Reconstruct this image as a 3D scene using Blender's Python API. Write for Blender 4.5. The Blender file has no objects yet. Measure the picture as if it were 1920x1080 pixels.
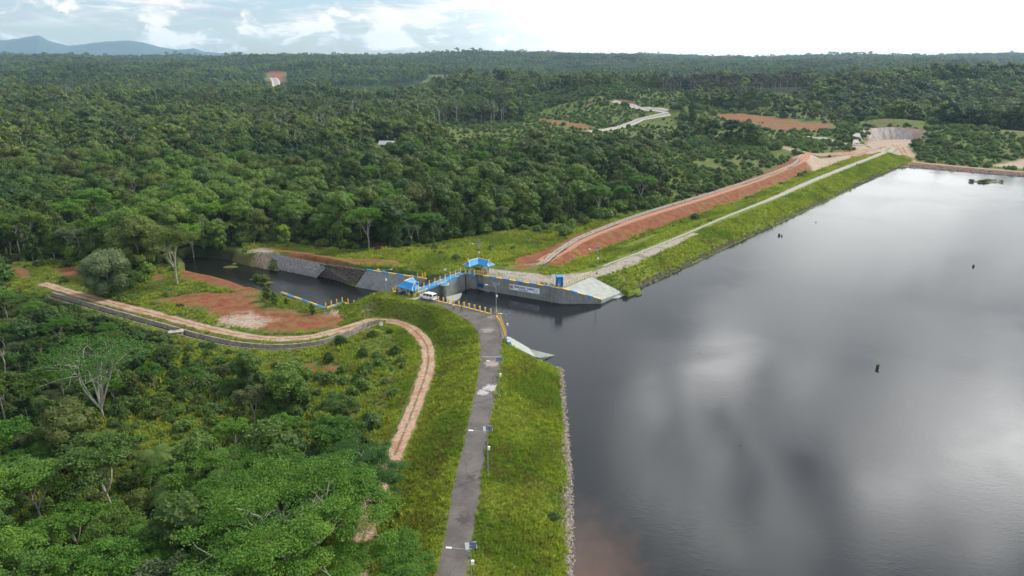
import bpy, bmesh, math, random
import numpy as np
from mathutils import Vector
random.seed(7); rng = np.random.default_rng(7)
S = bpy.context.scene
# ------------------------------------------------------------ camera
F, PITCH, CZ = 1300.0, math.radians(18.38), 59.0
cd = bpy.data.cameras.new('camera'); cd.sensor_width = 36; cd.lens = F/1920*36; cd.clip_start = 1; cd.clip_end = 30000
cam = bpy.data.objects.new('camera', cd); S.collection.objects.link(cam)
cam.location = (0, 0, CZ); cam.rotation_euler = (math.pi/2-PITCH, 0, 0); S.camera = cam
# ------------------------------------------------------------ view
S.view_settings.view_transform = 'Standard'; S.view_settings.look = 'None'
S.view_settings.exposure = 0.1; S.view_settings.gamma = 1
S.render.engine = 'CYCLES'; S.cycles.use_denoising = True
S.cycles.max_bounces = 6; S.cycles.diffuse_bounces = 2; S.cycles.glossy_bounces = 2; S.cycles.transmission_bounces = 2
S.cycles.transparent_max_bounces = 6; S.cycles.volume_bounces = 1; S.cycles.use_adaptive_sampling = True
S.cycles.adaptive_threshold = 0.02

class NT:
    """small helper to write node trees"""
    def __init__(s, tree): s.t = tree; tree.nodes.clear()
    def n(s, typ, ins=None, **kw):
        nd = s.t.nodes.new(typ)
        for k, v in kw.items(): setattr(nd, k, v)
        for k, v in (ins or {}).items():
            sk = nd.inputs[k]
            if isinstance(v, bpy.types.NodeSocket): s.t.links.new(v, sk)
            elif v is not None: sk.default_value = (*v, 1) if (isinstance(v, tuple) and len(v) == 3 and sk.type == 'RGBA') else v
        return nd
    def link(s, a, b): s.t.links.new(a, b)
    def math(s, op, a, b=None, c=None, clamp=False):
        nd = s.t.nodes.new('ShaderNodeMath'); nd.operation = op; nd.use_clamp = clamp
        for i, v in enumerate((a, b, c)):
            if v is None: continue
            if isinstance(v, bpy.types.NodeSocket): s.t.links.new(v, nd.inputs[i])
            else: nd.inputs[i].default_value = v
        return nd.outputs[0]
    def mix(s, f, a, b, bt='MIX'):
        nd = s.t.nodes.new('ShaderNodeMix'); nd.data_type = 'RGBA'; nd.blend_type = bt
        for k, v in ((0, f), (6, a), (7, b)):
            if isinstance(v, bpy.types.NodeSocket): s.t.links.new(v, nd.inputs[k])
            elif k == 0: nd.inputs[0].default_value = v
            else: nd.inputs[k].default_value = (*v[:3], 1)
        return nd.outputs[2]
    def ss(s, x, a, b):
        nd = s.n('ShaderNodeMapRange', {0: x, 1: a, 2: b, 3: 0.0, 4: 1.0}, interpolation_type='SMOOTHSTEP'); return nd.outputs[0]
    def noise(s, vec, scale, detail=3, rough=.55, dist=0.0):
        return s.n('ShaderNodeTexNoise', {'Vector': vec, 'Scale': scale, 'Detail': detail, 'Roughness': rough, 'Distortion': dist}).outputs[0]

# ------------------------------------------------------------ world
SUN_EL, SUN_AZ = math.radians(43), math.radians(58)       # azimuth clockwise from +Y
w = bpy.data.worlds.new('World'); S.world = w; w.use_nodes = True
N = NT(w.node_tree)
sky = N.n('ShaderNodeTexSky', sky_type='NISHITA', sun_disc=False, sun_elevation=SUN_EL, sun_rotation=SUN_AZ, altitude=60, air_density=1.0, dust_density=.6, ozone_density=1.0)
tc = N.n('ShaderNodeTexCoord').outputs['Generated']
xyz = N.n('ShaderNodeSeparateXYZ', {0: tc})
zc = N.math('MAXIMUM', xyz.outputs[2], 0.0)
den = N.math('ADD', zc, 0.12)
cx = N.math('DIVIDE', xyz.outputs[0], den); cy = N.math('DIVIDE', xyz.outputs[1], den)
cv = N.n('ShaderNodeCombineXYZ', {0: cx, 1: cy, 2: 0.0}).outputs[0]
n1 = N.noise(cv, 0.9, 6, .6, .3)
# cumulus bank near the horizon, stretched in elevation
hv = N.n('ShaderNodeVectorMath', {0: tc, 1: (15.0, 15.0, 30.0)}, operation='MULTIPLY').outputs[0]
n2 = N.noise(hv, 1.0, 8, .6, .4)
right = N.ss(xyz.outputs[0], -0.22, 0.12)                      # denser, brighter overcast towards the sun side
cover = N.math('ADD', N.math('MULTIPLY', N.ss(n1, .42, .54), N.ss(zc, .028, .05)), right, clamp=True)
low = N.math('MULTIPLY', N.ss(N.math('SUBTRACT', n2, N.math('MULTIPLY', zc, 1.1)), .40, .56), N.math('SUBTRACT', 1.0, N.ss(zc, .05, .14)))
cover = N.math('MAXIMUM', cover, low)
overhead = N.ss(zc, .12, .4)
cover = N.math('MAXIMUM', cover, N.math('MULTIPLY', overhead, .85))
def blob(az, el, wd, gain):
    a, e = math.radians(az), math.radians(el)
    d = (math.sin(a)*math.cos(e), math.cos(a)*math.cos(e), math.sin(e))
    dt = N.n('ShaderNodeVectorMath', {0: tc, 1: d}, operation='DOT_PRODUCT').outputs['Value']
    return N.math('MULTIPLY', N.ss(dt, math.cos(math.radians(wd)), 1.0), gain)
nb = N.ss(N.noise(tc, 3.2, 5, .6, .4), .34, .62)
bl = None
for b in ((20.5, 30, 11, 8.0), (39, 28, 11, 7), (31, 36, 9, 4.0), (31, 14, 13, 1.0), (5, 42, 7, 2.4), (60, 24, 12, 3.0)):
    v = blob(*b); bl = v if bl is None else N.math('ADD', bl, v)
bl = N.math('MULTIPLY', bl, nb)
shade = N.ss(N.noise(cv, 1.7, 5, .6, .3), .3, .7)
base_cl = N.mix(shade, (.56, .62, .70), (1.10, 1.08, 1.05))
# sunlit fronts of the low cumulus
base_cl = N.mix(N.math('MULTIPLY', low, N.ss(n2, .5, .60)), base_cl, (1.12, 1.08, 1.02))
base_cl = N.mix(right, base_cl, (1.5, 1.5, 1.47))
dark_hi = N.math('MULTIPLY', overhead, N.math('SUBTRACT', 1.0, N.math('MULTIPLY', nb, .45)))
base_cl = N.mix(dark_hi, base_cl, (.85, .90, .99))
glow = N.n('ShaderNodeCombineXYZ', {0: bl, 1: N.math('MULTIPLY', bl, .99), 2: N.math('MULTIPLY', bl, .97)}).outputs[0]
skyc = N.mix(1.0, sky.outputs[0], (.108, .119, .141), 'MULTIPLY')
col = N.mix(cover, skyc, base_cl)
col = N.mix(1.0, col, glow, 'ADD')
bg = N.n('ShaderNodeBackground', {'Color': col, 'Strength': 1.0})
N.link(bg.outputs[0], N.n('ShaderNodeOutputWorld').inputs[0])
# ------------------------------------------------------------ sun
sl = bpy.data.lights.new('sun', 'SUN'); sl.energy = 4.0; sl.angle = math.radians(6); sl.color = (1, .92, .76)
so = bpy.data.objects.new('sun', sl); S.collection.objects.link(so)
sd = Vector((math.sin(SUN_AZ)*math.cos(SUN_EL), math.cos(SUN_AZ)*math.cos(SUN_EL), math.sin(SUN_EL)))
so.rotation_euler = sd.to_track_quat('Z', 'Y').to_euler()

# ============================================================ helpers
def at(px, py, z=0.0):
    """where a point of the photograph lies on the level z"""
    dx, dy = (px-960)/F, -(py-540)/F
    y = math.cos(PITCH)+dy*math.sin(PITCH); zz = -math.sin(PITCH)+dy*math.cos(PITCH)
    t = (z-CZ)/zz
    return (dx*t, y*t)
def ats(l, z=0.0): return [at(*p, z) if len(p) == 2 else at(*p) for p in l]
_T = rng.random((256, 256))
def vnoise(x, y):
    xi, yi = np.floor(x).astype(int), np.floor(y).astype(int); fx, fy = x-xi, y-yi
    fx = fx*fx*(3-2*fx); fy = fy*fy*(3-2*fy)
    a, b, c, d = _T[xi & 255, yi & 255], _T[(xi+1) & 255, yi & 255], _T[xi & 255, (yi+1) & 255], _T[(xi+1) & 255, (yi+1) & 255]
    return (a*(1-fx)+b*fx)*(1-fy)+(c*(1-fx)+d*fx)*fy
def fbm(x, y, s, o=4):
    v = 0; a = 1; t = 0
    for k in range(o):
        v = v+a*vnoise(x/s+13.7*k+5, y/s+7.3*k+9); t += a; a *= .5; s *= .5
    return v/t-.5
def sst(x, a, b):
    t = np.clip((x-a)/(b-a), 0, 1); return t*t*(3-2*t)
def dline(x, y, pts, vals=None):
    """distance to a polyline, (optionally) interpolated value and side"""
    best = np.full(x.shape, 1e9); val = np.zeros(x.shape); side = np.zeros(x.shape)
    for i in range(len(pts)-1):
        ax, ay = pts[i][:2]; bx, by = pts[i+1][:2]; ux, uy = bx-ax, by-ay; L2 = ux*ux+uy*uy
        t = np.clip(((x-ax)*ux+(y-ay)*uy)/L2, 0, 1)
        d = np.hypot(x-ax-t*ux, y-ay-t*uy); m = d < best
        best[m] = d[m]
        side[m] = np.sign(ux*(y-ay)-uy*(x-ax))[m]
        if vals is not None: val[m] = (vals[i]+(vals[i+1]-vals[i])*t)[m]
    return best, val, side
def sdpoly(x, y, pts):
    """signed distance to a polygon, positive inside"""
    d, _, _ = dline(x, y, list(pts)+[pts[0]])
    ins = np.zeros(x.shape, bool); n = len(pts); j = n-1
    for i in range(n):
        xi, yi = pts[i][:2]; xj, yj = pts[j][:2]
        if yi != yj:
            ins ^= ((yi > y) != (yj > y)) & (x < (xj-xi)*(y-yi)/(yj-yi)+xi)
        j = i
    return np.where(ins, d, -d)
def smooth(pts, n=6):
    """Catmull-Rom through the points"""
    p = [np.array(q, float) for q in pts]; p = [2*p[0]-p[1]]+p+[2*p[-1]-p[-2]]; out = []
    for i in range(1, len(p)-2):
        for k in range(n):
            t = k/n
            out.append(.5*((2*p[i])+(-p[i-1]+p[i+1])*t+(2*p[i-1]-5*p[i]+4*p[i+1]-p[i+2])*t*t+(-p[i-1]+3*p[i]-3*p[i+1]+p[i+2])*t**3))
    out.append(p[-2]); return [tuple(q) for q in out]
def resample(pts, step):
    P = np.array(pts, float); s = np.r_[0, np.cumsum(np.linalg.norm(np.diff(P, axis=0), axis=1))]
    n = max(2, int(s[-1]/step)+1); q = np.linspace(0, s[-1], n)
    return np.stack([np.interp(q, s, P[:, k]) for k in range(P.shape[1])], 1)

# ============================================================ plan of the site (metres)
LEFT = smooth([(-6.8, -80), (-6.8, 0), (-6.8, 30), (-6.8, 63.4), (-6.35, 81), (-5.2, 100), (-4.6, 120), (-4.8, 133), (-7, 143.5), (-12, 149.6), (-19, 155), (-25, 157.5)])
RIGHT = smooth([(14, 176), (25.1, 184.3), (56, 221), (88.9, 258.4), (155, 340), (226.7, 425.4)])
BERM = smooth(ats([(1018, 490), (1060, 466), (1100, 444), (1200, 407), (1330, 367), (1430, 333), (1500, 303), (1512, 290)], 3.2))
CANR = smooth(ats([(985, 499), (1015, 494), (1040, 475), (1070, 455), (1100, 440), (1200, 402), (1330, 363), (1420, 334), (1480, 312), (1499, 298)], 3.3))
TRACK = smooth(ats([(80, 532), (160, 556), (300, 592), (400, 618), (500, 635), (580, 632), (650, 615), (705, 600), (760, 610), (795, 640), (803, 680), (785, 740), (750, 830), (710, 920), (690, 980), (670, 1060), (650, 1200)], .4))
CANL = smooth(ats([(90, 552), (200, 584), (300, 612), (370, 632), (450, 648), (530, 652), (600, 644), (650, 628), (690, 610), (712, 604)], .2))
FORE = [(-17.5, 155.9), (-11.2, 151.8), (-5.2, 147.8), (-3.2, 145.6), (-2.2, 139), (-1.4, 132.5), (3.5, 127.5), (9.3, 126.3), (40, 126.3), (40, 160), (32, 172), (22.5, 165.0), (12.9, 165.0), (-8.2, 176.3), (-10.5, 178.6), (-23.5, 161.0)]
TAIL = ats([(745, 551), (752, 551), (667, 539), (596, 515), (550, 505), (520, 508), (470, 500), (430, 488), (380, 482), (345, 484)], -2.5)+ats([(345, 499), (400, 511), (440, 521), (500, 544), (528, 548.5), (565, 561.5), (611, 578), (642, 567.5), (664, 573)], .6)+[at(704, 562, 1.4)]
BASIN = [(-25.2, 160.2), (-22, 160.6), (-9.5, 178.0), (-9.0, 180.2), (-20, 181), (-27.5, 181.3), (-36, 176)]
WINGTOP, WINGTOE = [(-41, 188.3), (-25.4, 179.8), (-13, 181.5)], [(-44.8, 185), (-29.5, 178.2), (-20, 172)]
LAKE = [(29.5, 171), (91.7, 244.9), (221.4, 396), (235, 390), (269, 362), (330, 352), (480, 340), (900, 320), (900, -300), (7, -300), (7, 68), (8.6, 88), (10.0, 129.3), (-1, 133), (-5, 148), (-17, 156), (-23, 162), (-10, 179), (-7.5, 176.5), (13, 165), (22, 165)]
REVCUT = [at(1054, 541, 4), at(1109, 518, 4), at(1168, 547, .4), at(1128, 564, .5)]
SLOTCUT = ats([(889.5, 513), (906.5, 516), (908, 504), (890, 502)], 4)
TOECUT = [at(905, 546, 0), at(1052, 568, 0), at(1100, 566, 0), at(1128, 563, .5), at(1163, 551, .2), at(1172, 556, 0), at(1180, 580, 0), at(1100, 590, 0), at(905, 590, 0)]
PAD = [(-8.2, 176.8), (12.7, 165.4), (14.5, 167), (22, 176), (18, 182), (4, 186), (-9, 186), (-13, 181)]
QUARRY = ats([(1618, 272), (1640, 280), (1690, 281), (1722, 272), (1738, 260), (1700, 259), (1640, 260)], 2)
QC = (ats([(1678, 262)], 0)[0])
HILLS = [(*at(1060, 212), 17, 85, 60), (*at(1140, 185, 10), 16, 110, 110), (170+190, 900, 20, 330, 150), (640, 960, 22, 300, 180), (230, 1180, 18, 240, 150), (*at(1290, 205, 10), 10, 60, 60),
         (QC[0]+8, QC[1]+34, 11, 60, 24), (*at(860, 172, 10), 17, 140, 90), (*at(1590, 262, 3), 5, 30, 18), (*at(1270, 222, 3), 8, 70, 40), (*at(600, 190, 0), 8, 300, 80), (*at(200, 170), 12, 300, 120),
         (*at(1850, 262, 5), 12, 90, 70)]
YARD = ats([(1345, 213), (1385, 209), (1480, 220), (1565, 228), (1570, 243), (1510, 258), (1520, 268), (1610, 280), (1480, 280), (1440, 245), (1380, 238), (1335, 225)], 3)

def H(x, y):
    x = np.asarray(x, float); y = np.asarray(y, float)
    r = np.hypot(x, y)
    z = .3+fbm(x, y, 38, 4)*1.3*sst(r, 60, 300)+fbm(x, y, 9, 3)*.35
    z = z+sst(r, 500, 1200)*fbm(x+900, y, 420, 3)*52
    z = z+sst(y, 1000, 3300)*46+sst(r, 1500, 4200)*fbm(x, y+400, 1100, 3)*44
    z = z-sst(r, 4600, 6500)*70
    for hx, hy, hh, rx, ry in HILLS:
        q = ((x-hx)/rx)**2+((y-hy)/ry)**2
        z = z+hh*np.exp(-q*1.2)
    # low scrub ground in the near left
    z = z-1.2*sst(-x, 18, 40)*(1-sst(y, 118, 140))
    near = r < 900
    X, Y = x[near], y[near]; Z = z[near]
    q = sdpoly(X, Y, YARD); f = sst(q, -22, 2); Z = Z*(1-f)+(2.6+fbm(X, Y, 12, 3)*1.2)*f
    # quarry bowl
    q = sdpoly(X, Y, QUARRY); Z = np.where(q > -3, Z*(1-sst(q, -3, .5))+(2+fbm(X, Y, 8, 3)*1.0)*sst(q, -3, .5), Z)
    # ground of the right bank, the gate pad and behind it
    d, _, _ = dline(X, Y, RIGHT); Z = np.maximum(Z, 4-.42*np.maximum(0, d-3.0))
    d2, _, _ = dline(X, Y, [(-30, 192), (-10, 190), (8, 192)]); Z = np.maximum(Z, 3.0-.12*np.maximum(0, d2-6))
    q = sdpoly(X, Y, PAD); Z = np.maximum(Z, 3.95+.3*np.minimum(0, q))
    d, _, _ = dline(X, Y, BERM); Z = np.maximum(Z, 3.2-.5*np.maximum(0, d-3.4)+fbm(X, Y, 3, 2)*.3*sst(d, 3, 5))
    # bank above the gabions
    gd, _, _ = dline(X, Y, WINGTOP[:2]+[(-41, 188.3)]+ats([(610, 493), (505, 475)], 2)); Z = np.maximum(Z, 2.0-.25*np.maximum(0, gd-4))
    # left dam
    d, _, side = dline(X, Y, LEFT); Z = np.maximum(Z, 4-np.where(side > 0, .42, 4/np.interp(Y, [60, 88, 129], [11.1, 11.9, 13.2]))*np.maximum(0, d-2.7)+fbm(X, Y, 4, 2)*.25*sst(d, 3, 5))
    # knoll at the near end of the bridge
    d, _, _ = dline(X, Y, [(-24, 157.5), (-31, 160)]); Z = np.maximum(Z, 4-.45*np.maximum(0, d-2.2))
    # lake bed
    q = sdpoly(X, Y, LAKE)
    far_shore = (Y > 300) | (X > 260)
    Z = np.where(far_shore & (q > -6), np.minimum(Z, .9-.28*(q+3)), Z)
    Z = np.where(far_shore & (q > -30) & (q < -3), np.maximum(Z, .9), Z)
    Z = np.where((q > -2) & ~far_shore & ((Y < 128.6) | (X > 34)), np.minimum(Z, np.maximum(-3.5, .02-.36*q)), Z)
    Z = np.where((X > 12) & (q > 3), -3.5, Z)
    q = sdpoly(X, Y, FORE); Z = np.minimum(Z, np.where(q > -.2, 4-9*(q+.2), 99)); Z = np.maximum(Z, -4)
    q = sdpoly(X, Y, BASIN); Z = np.where(q > -.3, np.minimum(Z, np.maximum(-4, 3-6*(q+.3))), Z)
    # under the concrete slope at the wall end
    q = sdpoly(X, Y, REVCUT); Z = np.where(q > -.6, np.minimum(Z, 3.4-.42*dline(X, Y, [(12, 165.2), (22, 175.5)])[0]), Z)
    q = sdpoly(X, Y, TOECUT); Z = np.where(q > -.3, -3.5, Z)
    q = sdpoly(X, Y, SLOTCUT); Z = np.where(q > -.5, -3.5, Z)
    # tail pool and stream
    q = sdpoly(X, Y, TAIL); Z = np.minimum(Z, np.maximum(-4, np.where((Y > 178) & (X > -72), np.where(q > -4.3, -2.75-.75*q, 99), np.where(X > -72, -2.5-9*(q+.15), -2.5-1.7*q))))
    for (ix, iy), ir in ((at(497, 529, -2.4), 4.0), (at(480, 523, -2.4), 3.0), (at(432, 500, -2.4), 3.5)): Z = np.where(np.hypot(X-ix, Y-iy) < 8, np.maximum(Z, -2.1-.9*(((X-ix)/ir)**2+((Y-iy)/1.6)**2)), Z)
    # flatten the dirt track, cut the canals
    d, _, _ = dline(X, Y, TRACK); f = 1-sst(d, 1.8, 5); Z = np.where(f > 0, Z*(1-f)+.45*f, Z)
    d, _, _ = dline(X, Y, CANL); f = 1-sst(d, 1.7, 3.2); Z = Z*(1-f)+.25*f; Z = np.where(d < 1.15, -1.6, Z)
    d, _, _ = dline(X, Y, CANR); Z = np.where(d < 1.0, 1.7, Z)
    z[near] = Z
    return z
def h1(x, y): return float(H(np.array([x]), np.array([y]))[0])

def att(px, py):
    """where the sight line through a picture point first meets the terrain"""
    zz = np.linspace(50, -4, 1100); P_ = np.array([at(px, py, z) if True else 0 for z in zz]); hh = H(P_[:, 0], P_[:, 1]); ok = (hh >= zz) & (P_[:, 1] > 40)
    i = int(np.argmax(ok)) if ok.any() else len(zz)-1; return (float(P_[i, 0]), float(P_[i, 1]))
def attl(l): return [att(*p[:2]) for p in l]
# ============================================================ object plumbing
def link(o, parent=None):
    S.collection.objects.link(o)
    if parent: o.parent = parent
    return o
def tag(o, label=None, cat=None, group=None, kind=None):
    if label: o['label'] = label
    if cat: o['category'] = cat
    if group: o['group'] = group
    if kind: o['kind'] = kind
    return o
def thing(name, label, cat, loc=(0, 0, 0), rz=0, group=None):
    o = bpy.data.objects.new(name, None); link(o); o.location = loc; o.rotation_euler = (0, 0, rz); o.empty_display_size = .3
    return tag(o, label, cat, group)
def np_mesh(name, V, Fq, mats, matidx=None, attrs=None, smoothf=False):
    """mesh from arrays; Fq a list of index arrays (n,3) or (n,4)"""
    me = bpy.data.meshes.new(name); V = np.asarray(V, np.float32)
    Fq = [np.asarray(f) for f in (Fq if isinstance(Fq, list) else [Fq]) if len(f)]
    me.vertices.add(len(V)); me.vertices.foreach_set('co', V.ravel())
    loops = np.concatenate([f.ravel() for f in Fq]).astype(np.int32)
    tot = np.concatenate([np.full(len(f), f.shape[1]) for f in Fq]).astype(np.int32)
    me.loops.add(len(loops)); me.loops.foreach_set('vertex_index', loops)
    me.polygons.add(len(tot)); me.polygons.foreach_set('loop_start', np.r_[0, np.cumsum(tot)[:-1]].astype(np.int32))
    me.polygons.foreach_set('loop_total', tot)
    for m in (mats if isinstance(mats, (list, tuple)) else [mats]): me.materials.append(m)
    if matidx is not None: me.polygons.foreach_set('material_index', np.asarray(matidx, np.int32))
    me.polygons.foreach_set('use_smooth', np.full(len(tot), smoothf))
    for k, (dom, val) in (attrs or {}).items():
        a = me.attributes.new(k, 'FLOAT', dom); a.data.foreach_set('value', np.asarray(val, np.float32))
    me.update(calc_edges=True); me.validate()
    return me
def obj(name, me, parent=None): return link(bpy.data.objects.new(name, me), parent)

class MB:
    """collects simple solids into one mesh"""
    def __init__(s): s.v = []; s.f = []; s.m = []; s.cur = 0
    def add(s, v, f):
        o = len(s.v); s.v += [tuple(p) for p in v]; s.f += [tuple(i+o for i in q) for q in f]; s.m += [s.cur]*len(f); return s
    def box(s, c, d, rz=0, tilt=None, top=1.0):
        x, y, z = d[0]/2, d[1]/2, d[2]/2; P = []
        for sz in (-1, 1):
            k = top if sz > 0 else 1
            for sx, sy in ((-1, -1), (1, -1), (1, 1), (-1, 1)): P.append(Vector((sx*x*k, sy*y*k, sz*z)))
        if tilt:
            from mathutils import Euler
            e = Euler(tilt); 
            for p in P: p.rotate(e)
        c_, s_ = math.cos(rz), math.sin(rz)
        P = [(c[0]+p.x*c_-p.y*s_, c[1]+p.x*s_+p.y*c_, c[2]+p.z) for p in P]
        return s.add(P, [(0, 3, 2, 1), (4, 5, 6, 7), (0, 1, 5, 4), (1, 2, 6, 5), (2, 3, 7, 6), (3, 0, 4, 7)])
    def tube(s, pts, r, n=8, cap=True):
        P = [Vector(p) for p in pts]; R = r if hasattr(r, '__len__') else [r]*len(P); vs = []
        up = Vector((0, 0, 1)); prev = None
        for i, p in enumerate(P):
            d = ((P[min(i+1, len(P)-1)]-P[max(i-1, 0)])).normalized()
            a = prev if prev is not None else (Vector((1, 0, 0)) if abs(d.z) > .9 else up)
            u = (a-d*a.dot(d)).normalized(); v = d.cross(u); prev = u
            for k in range(n):
                t = 2*math.pi*k/n; vs.append(p+(u*math.cos(t)+v*math.sin(t))*R[i])
        fs = [(i*n+k, i*n+(k+1) % n, (i+1)*n+(k+1) % n, (i+1)*n+k) for i in range(len(P)-1) for k in range(n)]
        if cap: fs += [tuple(range(n-1, -1, -1)), tuple(range((len(P)-1)*n, len(P)*n))]
        return s.add(vs, fs)
    def ball(s, c, r, nu=10, nv=6):
        r = r if hasattr(r, '__len__') else (r, r, r); vs = []; fs = []
        for j in range(nv+1):
            for i in range(nu):
                a, b = 2*math.pi*i/nu, math.pi*j/nv
                vs.append((c[0]+r[0]*math.sin(b)*math.cos(a), c[1]+r[1]*math.sin(b)*math.sin(a), c[2]+r[2]*math.cos(b)))
        for j in range(nv):
            for i in range(nu): fs.append((j*nu+i, (j+1)*nu+i, (j+1)*nu+(i+1) % nu, j*nu+(i+1) % nu))
        return s.add(vs, fs)
    def prism(s, poly, axis, a, b):
        """extrude a 2-D outline along an axis from a to b"""
        n = len(poly); mk = {'y': lambda p, t: (p[0], t, p[1]), 'x': lambda p, t: (t, p[0], p[1]), 'z': lambda p, t: (p[0], p[1], t)}[axis]
        return s.add([mk(p, a) for p in poly]+[mk(p, b) for p in poly], [tuple(range(n))[::-1], tuple(range(n, 2*n))]+[(i, (i+1) % n, n+(i+1) % n, n+i) for i in range(n)])
    def build(s, name, mat, parent=None, smoothf=False, bevel=0):
        me = bpy.data.meshes.new(name); me.from_pydata(s.v, [], s.f)
        for m in (mat if isinstance(mat, (list, tuple)) else [mat]): me.materials.append(m)
        me.polygons.foreach_set('material_index', s.m); me.polygons.foreach_set('use_smooth', [smoothf]*len(s.f)); me.update()
        bm = bmesh.new(); bm.from_mesh(me); bmesh.ops.recalc_face_normals(bm, faces=bm.faces); bm.to_mesh(me); bm.free()
        o = obj(name, me, parent)
        if bevel:
            b = o.modifiers.new('bevel', 'BEVEL'); b.width = bevel; b.segments = 2
        return o

# ============================================================ materials
M = {}
def mat(name, col, rough=.6, var=.12, scale=3.0, metal=0.0, dirt=None, bump=0.0, spec=.5):
    m = bpy.data.materials.new(name); m.use_nodes = True; N = NT(m.node_tree)
    pos = N.n('ShaderNodeNewGeometry').outputs['Position']
    c = N.mix(N.ss(N.noise(pos, scale, 5), .3, .7), tuple(v*(1-var) for v in col), tuple(min(1, v*(1+var)) for v in col))
    if dirt: c = N.mix(N.math('MULTIPLY', N.ss(N.noise(pos, dirt[1], 6, .65), .5, .68), dirt[2]), c, dirt[0])
    if name.startswith('concrete'):      # rain streaks and damp runs down the faces
        sv = N.n('ShaderNodeMapping', {0: pos, 3: (1, 1, .10)}).outputs[0]
        c = N.mix(N.math('MULTIPLY', N.ss(N.noise(sv, 1.5, 5, .7), .5, .68), .55), c, tuple(v*.55 for v in col))
        c = N.mix(N.math('MULTIPLY', N.ss(N.noise(sv, 2.6, 4, .7), .56, .7), .4), c, tuple(min(1, v*1.5) for v in col))
    b = N.n('ShaderNodeBsdfPrincipled', {'Base Color': c, 'Roughness': rough, 'Metallic': metal, 'Specular IOR Level': spec})
    if bump:
        N.link(N.n('ShaderNodeBump', {'Height': N.noise(pos, scale*4, 4), 'Strength': .5, 'Distance': bump}).outputs[0], b.inputs['Normal'])
    N.link(b.outputs[0], N.n('ShaderNodeOutputMaterial').inputs[0]); M[name] = m; return m
mat('concrete', (.20, .22, .215), .85, .14, .8, dirt=((.11, .12, .115), .35, .6), bump=.01)
mat('concrete_light', (.30, .325, .315), .85, .12, .7, dirt=((.25, .26, .25), .5, .6), bump=.01)
mat('concrete_old', (.33, .31, .275), .9, .25, 1.2, dirt=((.10, .10, .07), .8, .8), bump=.02)
mat('concrete_canal', (.24, .215, .175), .9, .3, 1.2, dirt=((.09, .09, .05), .8, .85), bump=.02)
mat('yellow', (.74, .47, .05), .5, .10, 2, dirt=((.5, .42, .25), 2.5, .5))
mat('yellow_pale', (.75, .62, .25), .5, .10, 2)
mat('blue', (.012, .25, .62), .65, .08, 1, dirt=((.02, .2, .45), 1.2, .4))
mat('blue_dark', (.01, .07, .30), .45, .15, 2)
mat('blue_rail', (.02, .13, .42), .4, .1, 2)
mat('steel', (.33, .35, .36), .45, .08, 3, metal=.4)
mat('white', (.78, .79, .80), .5, .05, 2)
mat('car_white', (.80, .81, .82), .18, .02, 1)
mat('glass_dark', (.015, .018, .022), .06, .1, 1)
mat('rubber', (.02, .02, .02), .8, .1, 3)
mat('black', (.015, .015, .018), .5, .2, 3)
mat('panel', (.03, .045, .09), .15, .2, 6)
mat('red_lamp', (.4, .02, .02), .3, .05, 3)
mat('orange', (.75, .28, .04), .5, .15, 3)
mat('bark_pale', (.34, .33, .28), .9, .25, 3, dirt=((.14, .14, .10), 1.5, .6))
mat('bark', (.12, .10, .075), .95, .3, 3)
mat('stone', (.27, .235, .20), .9, .35, 3.0, dirt=((.10, .09, .08), 1.3, .8), bump=.03)
mat('stone_dark', (.09, .075, .068), .9, .4, 2.6, dirt=((.26, .21, .19), 2.6, .7), bump=.04)
mat('roof_sheet', (.30, .32, .34), .6, .12, .5)
mat('skin', (.35, .20, .13), .6, .05, 5)
mat('shirt_white', (.6, .62, .64), .8, .1, 5)
mat('shirt_dark', (.03, .035, .045), .8, .2, 5)
mat('trousers', (.03, .035, .05), .8, .2, 5)
mat('hair', (.01, .01, .01), .6, .1, 5)
mat('banner', (.74, .80, .86), .6, .03, 1)
mat('ink_blue', (.03, .07, .28), .6, .1, 3)
mat('ink_orange', (.80, .25, .05), .6, .1, 3)

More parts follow.
